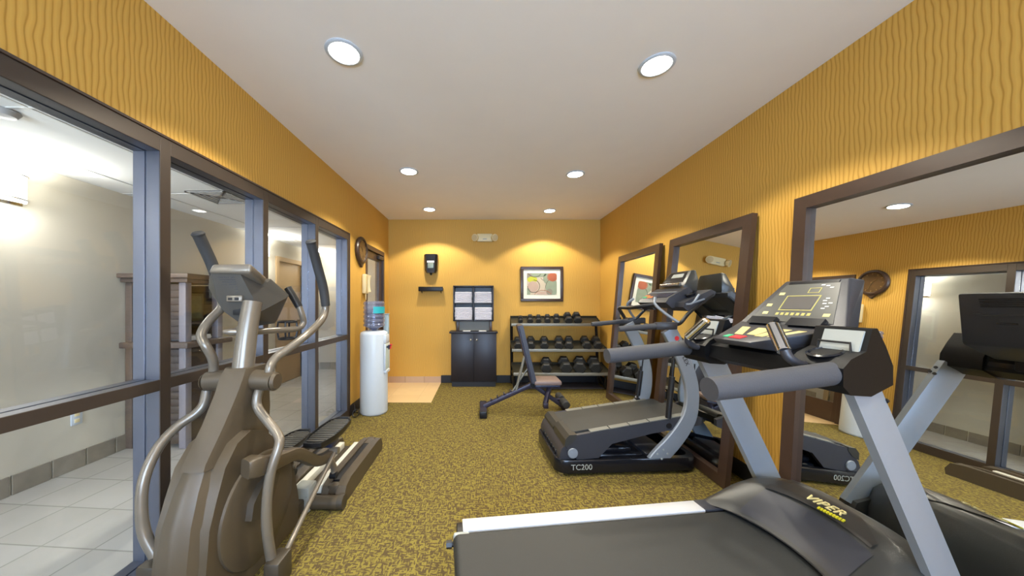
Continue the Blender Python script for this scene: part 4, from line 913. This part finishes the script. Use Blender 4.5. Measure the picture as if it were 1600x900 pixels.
bm = BM(); p = pb(-1.185, 1.235); box(bm, p + Vector((-.02, -.006, -.03)), p + Vector((.03, .004, .015)), .003); ew('cable_opening', bm, M_BLACK, ch)

# ================================================================ WATER COOLER
WC = thing('water_cooler', 'white upright water cooler with a round front by the corner doorway', 'water cooler', (-1.24, 3.70, 0))
bm = BM(); lathe(bm, [(.140, 0), (.150, .01), (.153, .03), (.153, .90), (.146, .925), (.12, .94), (.07, .945), (0.0, .945)], (0, 0, 0), (0, 0, 1), 48)
# recess on the room side
for v in bm.verts:
    if v.co.x > .09 and .45 < v.co.z < .89: pass
body = link('cooler_body', bm, M_WHITE, WC, ang=50)
bm = BM(); box(bm, (.085, -.075, .46), (.165, .075, .50), .01); box(bm, (.085, -.075, .80), (.160, .075, .90), .015); box(bm, (.14, -.085, .50), (.158, -.065, .80), .005); box(bm, (.14, .065, .50), (.158, .085, .80), .005); link('dispenser_frame', bm, M_WHITE, WC)
bm = BM(); box(bm, (.145, -.065, .50), (.156, .065, .80), .002); link('dispenser_recess', bm, mat('pale_grey_green', (190, 204, 196), .5), WC)
for y, m in ((-.035, M_NAVY), (.035, M_RED)):
    bm = BM(); cyl(bm, (.15, y, .76), (.185, y, .76), .012); cyl(bm, (.182, y, .765), (.182, y, .73), .009); box(bm, (.172, y - .012, .768), (.2, y + .012, .782), .004); link('tap', bm, m, WC)
M_BOT = glassmat('water_bottle_plastic', (226, 232, 242), 2.2)
_nt = M_BOT.node_tree; _o = _nt.nodes['Material Output']; _src = _o.inputs[0].links[0].from_socket
_df = _nt.nodes.new('ShaderNodeBsdfDiffuse'); _df.inputs[0].default_value = lin((170, 176, 206)); _mm = _nt.nodes.new('ShaderNodeMixShader'); _mm.inputs[0].default_value = 0.22  # pale lavender diffuse mixed in to imitate light refracted through the bottle
_nt.links.new(_src, _mm.inputs[1]); _nt.links.new(_df.outputs[0], _mm.inputs[2]); _nt.links.new(_mm.outputs[0], _o.inputs[0])
bt = thing('water_bottle', 'clear ribbed water bottle with a teal label upside down on the cooler', 'water bottle', (-1.24, 3.70, .945))
bm = BM(); pf = [(.03, .0), (.035, .012), (.06, .03), (.112, .05)]
for k in range(5): z = .055 + k * .05; pf += [(.118, z), (.118, z + .018), (.110, z + .026), (.110, z + .038), (.118, z + .046)]
pf += [(.118, .315), (.108, .335), (.06, .338), (0, .33)]
lathe(bm, pf, (0, 0, 0), (0, 0, 1), 40); link('bottle_shell', bm, M_BOT, bt, ang=60)
bm = BM(); lathe(bm, [(.028, .002), (.10, .052), (.106, .07), (.106, .24), (0, .24)], (0, 0, 0), (0, 0, 1), 32); link('water', bm, glassmat('water_volume', (206, 214, 232), 1.6), bt)
bm = BM(); pp = []
for z in (.20, .275): pp.append([Vector((.1195 * math.cos(a), .1195 * math.sin(a), z)) for a in [R(-75 + 10 * i) for i in range(9)]])
pp2 = [[p * 1.006 if False else Vector((p.x * 1.01, p.y * 1.01, p.z)) for p in r] for r in pp]
hull_pts(bm, [pp[0], pp[1]], cap=False, closed=False); hull_pts(bm, [pp2[0], pp2[1]], cap=False, closed=False); link('bottle_label', bm, M_TEAL, bt)
cd = thing('cup_dispenser', 'slim pale blue cup tube standing at the right side of the cooler', 'cup dispenser', (-1.165, 3.93, .76))
bm = BM(); box(bm, (-.03, -.03, .0), (.03, .03, .36), .012); box(bm, (-.032, -.032, .36), (.032, .032, .372), .004); link('cup_tube', bm, mat('pale_blue_grey', (150, 170, 180), .4), cd)
bm = BM(); box(bm, (-.01, -.085, .05), (.01, -.028, .09), .002); link('bracket', bm, M_WHITE, cd)
bm = BM(); c0 = Vector((-1.385, 3.545, .045)); pts = [c0 + Vector((.035 * math.cos(R(30 * i)), .02 * math.sin(R(30 * i)) - i * .0008, .035 * math.sin(R(30 * i)))) for i in range(26)]
tube(bm, pts + [Vector((-1.42, 3.62, .02)), Vector((-1.45, 3.66, .1))], .004, 8, 2); tag(recenter(link('power_cord', bm, M_BLACK), (-1.40, 3.58, 0)), 'coiled black power cord on the carpet left of the water cooler', 'cord')

# ================================================================ WALL CLOCK, PHONE
ck = thing('wall_clock', 'round dark brown wall clock with a pointed base above the phone', 'clock', (XL, 3.86, 1.895))
bm = BM(); lathe(bm, [(.145, 0), (.16, .008), (.165, .03), (.155, .045), (.135, .05), (.128, .042), (.125, .034)], (0, 0, 0), (1, 0, 0), 48)
link('clock_case', bm, M_MIRFR, ck)
bm = BM(); lathe(bm, [(.130, .030), (.130, .036), (0, .037)], (0, 0, 0), (1, 0, 0), 48); fc = link('clock_face', bm, mat('bronze_dial', (96, 74, 50), .25, .3, noise=.3, nscale=20), ck)
bm = BM()
for i in range(12):
    a = R(30 * i); p = Vector((.038, .108 * math.sin(a), .108 * math.cos(a))); box(bm, p - Vector((.001, .005, .008)), p + Vector((.001, .005, .008)), 0, rotm(-a))
link('hour_marks', bm, mat('dull_brass', (128, 104, 66), .4, .5), fc, smooth=False)
bm = BM(); tube(bm, [(.041, 0, 0), (.041, -.05, .04)], .003, 8, 1); tube(bm, [(.042, 0, 0), (.042, .03, -.085)], .0025, 8, 1); cyl(bm, (.038, 0, 0), (.045, 0, 0), .008); link('clock_hands', bm, mat('dull_brass', (128, 104, 66)), fc)
bm = BM(); hull_pts(bm, [[Vector((x, -.055, -.145)), Vector((x, .055, -.145)), Vector((x, 0, -.205))] for x in (.004, .035)]); link('pointed_base', bm, M_MIRFR, ck)
ph = thing('wall_phone', 'cream wall telephone with handset between the clock and the cooler', 'telephone', (XL, 3.995, 1.50))
bm = BM(); box(bm, (0, -.06, -.12), (.045, .06, .12), .01); link('phone_base', bm, M_CREAM, ph)
bm = BM(); tube(bm, [(.075, -.02, -.105), (.07, -.02, -.06), (.068, -.02, 0), (.07, -.02, .06), (.075, -.02, .105)], [.024, .018, .015, .018, .024], 14, 4); link('handset', bm, M_CREAM, ph)
bm = BM(); tube(bm, [(.03, -.01, -.11), (.03, -.015, -.16), (.028, .0, -.20), (.02, .02, -.16), (.015, .03, -.11)], .0045, 8, 6); link('handset_cord', bm, M_CREAM, ph)
bm = BM()
for i in range(4):
    for j in range(3): box(bm, (.043, .018 + j * .01, -.05 + i * .018), (.047, .025 + j * .01, -.04 + i * .018))
link('keypad', bm, M_CHAR, ph, smooth=False)

# ================================================================ BACK WALL ITEMS
sd = thing('soap_dispenser', 'black wall dispenser with a clear window on the back wall', 'dispenser', (-.785, YB, 1.87))
bm = BM(); hull_pts(bm, [[Vector((x * k, y, z)) for x, y in ((-.10, 0), (-.10, -.07), (-.07, -.105), (.07, -.105), (.10, -.07), (.10, 0))] for k, z in ((.72, -.14), (.92, -.10), (.97, 0), (1.05, .13), (1.0, .15))]); dp = link('dispenser_body', bm, M_BLACKG, sd, ang=30)
bm = BM(); box(bm, (-.055, -.112, .015), (.055, -.103, .045), .004); link('white_band', bm, M_WHT, dp)
bm = BM(); box(bm, (-.045, -.110, -.07), (.045, -.098, .012), .006); link('refill_window', bm, mat('grey_green_window', (112, 124, 116), .2), dp)
bm = BM(); cyl(bm, (0, -.06, -.14), (0, -.06, -.175), .022, .012); link('nozzle', bm, M_BLACK, dp)
sh = thing('drip_shelf', 'narrow black wall shelf under the black dispenser', 'shelf', (-.785, YB, 1.445))
bm = BM(); box(bm, (-.19, -.10, .03), (.19, 0, .042), .003); box(bm, (-.19, -.104, .0), (.19, -.094, .068), .004); link('tray', bm, M_BLACK, sh)
for x in (-.15, .15):
    bm = BM(); prism(bm, [(0, 0.03), (-.09, .03), (0, -.03)], 'x', x - .005, x + .005); link('bracket', bm, M_BLACK, sh)
em = thing('emergency_light', 'cream two-headed emergency light high on the back wall', 'emergency light', (.055, YB, 2.285))
bm = BM(); box(bm, (-.12, -.06, -.062), (.12, 0, .062), .014); cs2 = link('light_housing', bm, M_CREAM, em)
bm = BM(); box(bm, (-.03, -.064, -.03), (.03, -.058, -.018), .002); link('indicator_panel', bm, M_LTGRAY, cs2)
for s in (-1, 1):
    bm = BM(); lathe(bm, [(.03, 0), (.05, .02), (.056, .05), (.056, .062), (.05, .064), (0, .060)], (s * .125, -.045, 0.0), (s * .55, -.8, -.15), 28); hd_ = link('lamp_head', bm, M_CREAM, em)
    bm = BM(); lathe(bm, [(.048, .0645), (0, .070)], (s * .125, -.045, 0.0), (s * .55, -.8, -.15), 28); link('lamp_lens', bm, mat('dull_cream_lens', (196, 180, 140), .3), hd_)
# framed abstract picture
pc = thing('framed_picture', 'dark framed abstract picture with white mat above the dumbbell rack', 'picture', (.955, YB, 1.285))
pw, phh = .335, .55
bm = BM(); f_ = .045
for a in ((-pw, 0, pw, f_), (-pw, phh - f_, pw, phh), (-pw, f_, -pw + f_, phh - f_), (pw - f_, f_, pw, phh - f_)): box(bm, (a[0], -.03, a[1]), (a[2], -.002, a[3]), .004)
link('frame', bm, M_MIRFR, pc)
bm = BM(); box(bm, (-pw + .04, -.012, .04), (pw - .04, -.004, phh - .04)); link('mat_board', bm, mat('ivory_mat', (232, 228, 208), .8), pc, smooth=False)
AM = [mat('art_cream', (196, 182, 158), .7, noise=.12, nscale=12), mat('art_sage', (142, 152, 128), .7, noise=.15, nscale=14), mat('art_lime', (190, 192, 60), .7, noise=.15, nscale=20), mat('art_rust', (168, 92, 62), .7, noise=.2, nscale=16), mat('art_pink', (186, 160, 142), .7, noise=.1, nscale=12), mat('art_brown', (70, 52, 40), .7), mat('art_grey', (140, 132, 116), .7, noise=.15, nscale=14)]
bm = BM(); ax0, ax1, az0, az1 = -.235, .235, .105, .445
box(bm, (ax0, -.0145, az0), (ax1, -.0118, az1), mi=0)
def blob(cx, cz, rx, rz, mi, y, a0=0, a1=360, n=22):
    pts = [(cx + rx * math.cos(R(a0 + (a1 - a0) * i / n)), cz + rz * math.sin(R(a0 + (a1 - a0) * i / n))) for i in range(n)]
    pts = [(min(ax1, max(ax0, x)), min(az1, max(az0, z))) for x, z in pts]
    hull_pts(bm, [[Vector((x, -.0148, z)) for x, z in pts], [Vector((x, y, z)) for x, z in pts]], mi=mi)
blob(.16, .22, .10, .14, 1, -.0152); blob(-.20, .40, .07, .07, 6, -.0153); blob(-.15, .345, .08, .05, 2, -.0155); blob(-.05, .43, .12, .05, 1, -.0156); blob(.10, .36, .08, .09, 1, -.0156)
blob(.17, .385, .075, .07, 3, -.0158); blob(-.14, .235, .085, .085, 4, -.016); blob(-.22, .14, .04, .07, 1, -.0161); blob(.02, .12, .10, .035, 4, -.0162); blob(.12, .15, .05, .05, 6, -.0163)
def stroke(pts, r, mi): tube(bm, [(min(ax1 - .004, max(ax0 + .004, x)), -.0168, min(az1 - .004, max(az0 + .004, z))) for x, z in pts], .001, 6, 5, mi=mi, ry=r * 1.1)
stroke([(-.13 + .095 * math.cos(R(a)), .24 + .10 * math.sin(R(a))) for a in range(90, -200, -30)], .004, 5)
stroke([(-.22, .44), (-.17, .40), (-.11, .385), (-.05, .40), (-.02, .43)], .004, 5)
stroke([(.10, .33), (.07, .28), (.055, .22), (.05, .16)], .003, 5); stroke([(.10, .33), (.14, .35), (.17, .34), (.21, .36)], .004, 3); stroke([(-.02, .37), (.01, .34), (.04, .33)], .003, 5)
stroke([(-.12, .11), (-.07, .15), (-.01, .175), (.06, .17), (.12, .14), (.15, .11)], .0035, 3); stroke([(.11, .44), (.085, .39), (.10, .34)], .004, 3)
link('abstract_print', bm, AM, pc, smooth=False)

# ================================================================ TOWEL CABINET
tc = thing('storage_cabinet', 'dark two-door cabinet on the back wall under the towel shelf', 'cabinet', (-.115, 4.92, 0))
cx0, cx1, cy0, cy1 = -.455, .228, 4.80, 5.045
bm = BM(); box(bm, (cx0 + .012, cy0 + .02, 0), (cx1 - .012, cy1, .075)); link('plinth', bm, M_RUBBER, tc, world=True, smooth=False)
bm = BM(); box(bm, (cx0, cy0 + .018, .075), (cx1, cy1, .805), .002); link('cabinet_body', bm, M_DKWOOD, tc, world=True)
bm = BM(); box(bm, (cx0 - .025, cy0 - .015, .805), (cx1 + .018, cy1, .832), .004); link('cabinet_top', bm, M_DKWOOD, tc, world=True)
mid = (cx0 + cx1) / 2
for s in (-1, 1):
    a, b = (cx0 + .003, mid - .002) if s < 0 else (mid + .002, cx1 - .003)
    bm = BM(); box(bm, (a, cy0, .082), (b, cy0 + .018, .80), .003); dr = link('cabinet_door', bm, M_DKWOOD, tc, world=True)
    bm = BM(); lathe(bm, [(.006, 0), (.006, .012), (.014, .018), (.015, .026), (.008, .032), (0, .033)], (mid + s * .045, cy0, .71), (0, -1, 0), 18); link('door_knob', bm, M_CHROME, dr, world=True)
ts = thing('towel_shelf', 'dark four-cubby towel shelf raised on posts above the cabinet', 'shelf', (-.115, 4.95, .832))
sx0, sx1, sz0, sz1, sy0, sy1 = -.428, .188, .985, 1.525, 4.85, 5.05
bm = BM()
box(bm, (sx0, sy0, sz0), (sx0 + .02, sy1, sz1), .002); box(bm, (sx1 - .02, sy0, sz0), (sx1, sy1, sz1), .002); box(bm, (sx0, sy0, sz1 - .02), (sx1, sy1, sz1), .002); box(bm, (sx0, sy0, sz0), (sx1, sy1, sz0 + .02), .002)
smx = (sx0 + sx1) / 2; smz = 1.252
box(bm, (smx - .01, sy0, sz0), (smx + .01, sy1, sz1), .002); box(bm, (sx0, sy0, smz - .01), (sx1, sy1, smz + .01), .002)
link('shelf_box', bm, M_DKWOOD, ts, world=True)
bm = BM(); box(bm, (sx0 + .01, sy1 - .008, sz0 + .01), (sx1 - .01, sy1, sz1 - .01)); link('back_panel', bm, M_DKWOOD, ts, world=True, smooth=False)
for x in (-.385, .125):
    bm = BM(); box(bm, (x, 4.90, .832), (x + .04, 4.94, sz0), .003); link('post', bm, M_MIRFR, ts, world=True)
bm = BM(); box(bm, (-.345, 4.99, .832), (.125, 5.0, sz0)); link('grey_back_board', bm, mat('mirror_grey_board', (120, 116, 104), .5), ts, world=True, smooth=False)
cells = [('upper left', sx0 + .02, smx - .01, smz + .01, 4), ('upper right', smx + .01, sx1 - .02, smz + .01, 4), ('lower left', sx0 + .02, smx - .01, sz0 + .02, 5), ('lower right', smx + .01, sx1 - .02, sz0 + .02, 5)]
ords = {4: ['bottom', 'second from bottom', 'second from top', 'top'], 5: ['bottom', 'second from bottom', 'middle', 'second from top', 'top']}
for nm, a, b, z, n in cells:
    hh_ = .042 if n == 4 else .038
    for k in range(n):
        w = (b - a) - .012 - random.random() * .012; d = .155; xc = (a + b) / 2 + random.uniform(-.004, .004)
        bm = BM(); pf = []                                        # one folded towel: two rounded folds towards the front
        for fold in range(2):
            z0 = fold * hh_ / 2; 
            rg = []
            m = 8
            for i in range(m + 1): aa = -math.pi / 2 + math.pi * i / m; rg.append((-d / 2 - math.cos(aa) * hh_ * .45, z0 + hh_ / 4 + math.sin(aa) * hh_ / 4 * .94))
            rg += [(d / 2, z0 + hh_ / 2 * .99), (d / 2, z0 + .0005)]
            rings = []
            for u in range(9):
                x = -w / 2 + w * u / 8; e = 1 - (.10 if u in (0, 8) else 0); jit = random.uniform(-.0012, .0012)
                rings.append([Vector((x, y * e, .0 + z0 + (zz - z0) * (.93 if u in (0, 8) else 1))) + Vector((0, jit if y < 0 else 0, 0)) for y, zz in rg])
            hull_pts(bm, rings)
        o = link('folded_towel', bm, M_TOWEL, ang=60); o.location = (xc, sy0 + .095, z + k * hh_ + .0004)
        tag(o, 'folded white towel, %s of the stack in the %s cubby' % (ords[n][k], nm), 'towel', 'folded towels in the shelf')
for x, lab in ((-.22, 'flat white sheet of paper on the left of the cabinet top'), (.02, 'flat white sheet of paper right of centre on the cabinet top')):
    bm = BM(); box(bm, (-.055, -.05, 0), (.055, .05, .008), .001); o = link('paper_pad', bm, M_WHT); o.location = (x, 4.86, .8325); tag(o, lab, 'paper')

# ================================================================ DUMBBELL RACK
rk = thing('dumbbell_rack', 'three-tier black metal dumbbell rack in the far right corner', 'rack', (1.15, 4.75, 0))
SH = [dict(n='bottom', y0=4.50, z0=.265, y1=4.84, z1=.335, x0=.455, x1=1.83), dict(n='middle', y0=4.63, z0=.58, y1=4.92, z1=.655, x0=.445, x1=1.825), dict(n='top', y0=4.78, z0=.94, y1=5.0, z1=1.03, x0=.45, x1=1.80)]
for s in SH:
    d = Vector((0, s['y1'] - s['y0'], s['z1'] - s['z0'])).normalized(); n_ = Vector((0, -d.z, d.y))
    A = Vector((0, s['y0'], s['z0'])); B = Vector((0, s['y1'], s['z1']))
    bm = BM()
    hull_pts(bm, [[Vector((x, 0, 0)) + q for q in (A - n_ * .012, B - n_ * .012, B, A)] for x in (s['x0'], s['x1'])]); hull_pts(bm, [[Vector((x, 0, 0)) + q for q in (B, B + n_ * .03, B + n_ * .03 + d * .01, B + d * .01 - n_ * .012)] for x in (s['x0'], s['x1'])])
    for x in (s['x0'], s['x1'] - .006): hull_pts(bm, [[Vector((x + k, 0, 0)) + q for q in (A - n_ * .02, B - n_ * .02, B + n_ * .02, A + n_ * .02)] for k in (0, .006)])
    sf = link('rack_shelf', bm, mat('dark_olive_steel', (52, 50, 40), .4, .2), rk, world=True, smooth=False)
    bm = BM(); box(bm, (s['x0'] - .004, s['y0'] - .02, s['z0'] - .025), (s['x1'] + .004, s['y0'] + .0, s['z0'] + .018), .004); link('shelf_lip', bm, M_STEEL, sf, world=True)
for x in (.47, 1.79):
    bm = BM(); tube(bm, [(x, 5.0, 1.02), (x, 4.90, .03)], .022, 4, 1); link('rear_post', bm, M_BLACK, rk, world=True)
    bm = BM(); tube(bm, [(x + .005, 4.62, .02), (x + .005, 4.62, .28)], .018, 4, 1); link('front_leg', bm, M_BLACK, rk, world=True)
    bm = BM(); tube(bm, [(x + .005, 4.62, .03), (x + .005, 4.98, .17)], .016, 4, 1); tube(bm, [(x, 4.52, .262), (x, 4.60, .20), (x, 4.90, .23)], .014, 4, 1); link('brace', bm, M_BLACK, rk, world=True)
bm = BM(); box(bm, (.50, 4.69, 0), (1.80, 5.04, .012), .003); tag(recenter(link('rubber_mat', bm, mat('dark_grey_mat', (62, 58, 64), .8, noise=.1)), (1.15, 4.86, 0)), 'dark rubber mat on the carpet under the dumbbell rack', 'mat')
def make_dumbbell():
    t = thing('dumbbell', '', 'dumbbell')
    bm = BM(); tube(bm, [(0, -.10, 0), (0, -.05, 0), (0, 0, 0), (0, .05, 0), (0, .10, 0)], [.013, .0145, .017, .0145, .013], 14, 2); link('handle', bm, M_CHROME, t)
    for s in (-1, 1):
        bm = BM(); rings = []
        for y, k in ((.062, .80), (.072, .97), (.135, 1.0), (.145, .84), (.147, .6), (.143, .58)):
            rings.append([Vector((.058 * k * math.cos(R(60 * i)), s * y, .058 * k * math.sin(R(60 * i)))) for i in range(6)])
        hull_pts(bm, rings); link('hex_head', bm, M_IRON, t, ang=20)
    return t
db0 = make_dumbbell(); first = True
rows = {2: ([(813, .55), (828, .68), (841, .66), (855, .70), (869, .75), (887, .92), (901, .95)], .85), 1: ([(809, .9), (829, .95), (850, .95), (873, .98), (888.5, .98), (914.5, .98), (932, .98)], 1), 0: ([(853, 1.18), (882, 1.30), (905, 1.32), (928, 1.32)], 1)}
ordn = ['first', 'second', 'third', 'fourth', 'fifth', 'sixth', 'seventh']
for si in (2, 1, 0):
    s = SH[si]; d = Vector((0, s['y1'] - s['y0'], s['z1'] - s['z0'])).normalized(); tilt = math.atan2(d.z, d.y); n_ = Vector((0, -d.z, d.y))
    for k, (px, sc) in enumerate(rows[si][0]):
        sc *= 1.18
        o = db0 if first else copy_tree(db0); first = False
        ymid = (s['y0'] + s['y1']) / 2 - (.01 if si else .03); zc = s['z0'] + (s['z1'] - s['z0']) * (ymid - s['y0']) / (s['y1'] - s['y0'])
        hh_ = .058 * sc * math.cos(R(30)) + .001
        big = (k >= 5 and si) or (si == 0 and k in (1, 3)); yaw = (R(9) if big else R(1.5)) - math.atan2((px - PX) / F, 1)
        scl_y = min(1.12, sc ** .7) * (.72 if si == 2 else .95)
        c = Vector(((px - PX) / F * ymid, ymid, zc)) + n_ * hh_
        o.location = c; o.rotation_euler = (tilt, 0, yaw); o.scale = (sc, scl_y, sc)
        size = {2: 'small' if k < 5 else 'mid-sized', 1: 'mid-sized', 0: 'large'}[si]
        o['label'] = '%s black hex dumbbell, %s from the left on the %s shelf of the rack' % (size, ordn[k], s['n']); o['group'] = 'dumbbells on the %s rack shelf' % s['n']

# ================================================================ WEIGHT BENCH
wb = thing('weight_bench', 'folding weight bench with raised backrest in front of the dumbbell rack', 'bench', (.5, 3.68, 0))
def bw(n, bm, m, p=None, **k): return link(n, bm, m, p or wb, world=True, **k)
yc = 3.68
bm = BM(); tube(bm, [(.03, yc, .075), (.60, yc, .335)], .026, 16, 1, square=True); mb = bw('rear_beam', bm, M_PURP)
bm = BM()
for k in range(5): p = Vector((.11 + k * .075, yc, .135 + k * .034)); box(bm, p + Vector((-.006, -.025, 0)), p + Vector((.006, .025, .032)), .002)
bw('adjustment_teeth', bm, M_PURP, mb)
bm = BM(); box(bm, (-.015, yc - .19, .02), (.06, yc + .19, .075), .006); rf_ = bw('rear_foot', bm, M_PURP)
for s in (-1, 1):
    bm = BM(); box(bm, (-.02, yc + s * .18 - .022, 0), (.062, yc + s * .18 + .022, .080), .01); bw('foot_cap', bm, M_BLACK, rf_)
bm = BM(); tube(bm, [(.57, yc, .34), (.98, yc, .045)], .024, 16, 1, square=True); bw('front_beam', bm, M_PURP)
bm = BM(); box(bm, (.95, yc - .17, .0), (1.01, yc + .17, .05), .008); bw('front_foot', bm, M_BLACK)
bm = BM(); tube(bm, [(.79, yc - .02, .345), (.715, yc - .10, .13)], .024, 16, 1, square=True); box(bm, (.69, yc - .14, .09), (.745, yc - .07, .15), .008); bw('leg_hook', bm, M_PURP)
bm = BM(); tube(bm, [(.80, yc, .17), (.88, yc, .155), (.935, yc, .155)], .014, 12, 1); tube(bm, [(.935, yc - .06, .15), (.935, yc + .06, .15)], .012, 12, 1); lvv = bw('leg_lever', bm, M_PURP)
for s in (-1, 1):
    bm = BM(); lathe(bm, [(.035, 0), (.043, .008), (.043, .14), (.035, .15), (0, .152)], (.93, yc + s * .035, .145), (0, s, 0), 24); bw('foam_roller', bm, M_DGRIP, lvv)
bm = BM(); box(bm, (.59, yc - .14, .345), (.895, yc + .14, .395), .018); st_ = bw('seat', bm, [M_SEAT])
bm = BM(); box(bm, (.60, yc - .13, .325), (.88, yc + .13, .346), .004); bw('seat_board', bm, M_NAVY, st_)
bm = BM(); a = Vector((.585, 0, .365)); b = Vector((.43, 0, 1.01)); d = (b - a).normalized(); nn = Vector((d.z, 0, -d.x))
def slab(t0, t1, y0, y1, bev):
    pts = [a + nn * t0, b + nn * t0, b + nn * t1, a + nn * t1]; prism(bm, [(p.x, p.z) for p in pts], 'y', y0, y1, bev)
slab(-.012, .034, yc - .13, yc + .13, .016); bk = bw('backrest', bm, mat('slate_vinyl', (50, 52, 62), .45, noise=.05, bump=.2))
bm = BM(); slab(-.024, -.0125, yc - .10, yc + .10, .002); bw('backrest_board', bm, M_PURP, bk)
bm = BM(); tube(bm, [(.50, yc - .03, .66), (.40, yc - .03, .265)], .010, 10, 1); tube(bm, [(.50, yc + .03, .66), (.40, yc + .03, .265)], .010, 10, 1); tube(bm, [(.54, yc, .52), (.35, yc, .235)], .009, 10, 1); bw('support_strut', bm, M_STEEL)
bm = BM(); cyl(bm, (.585, yc - .05, .33), (.585, yc + .05, .33), .028); bw('hinge', bm, M_BLACK)
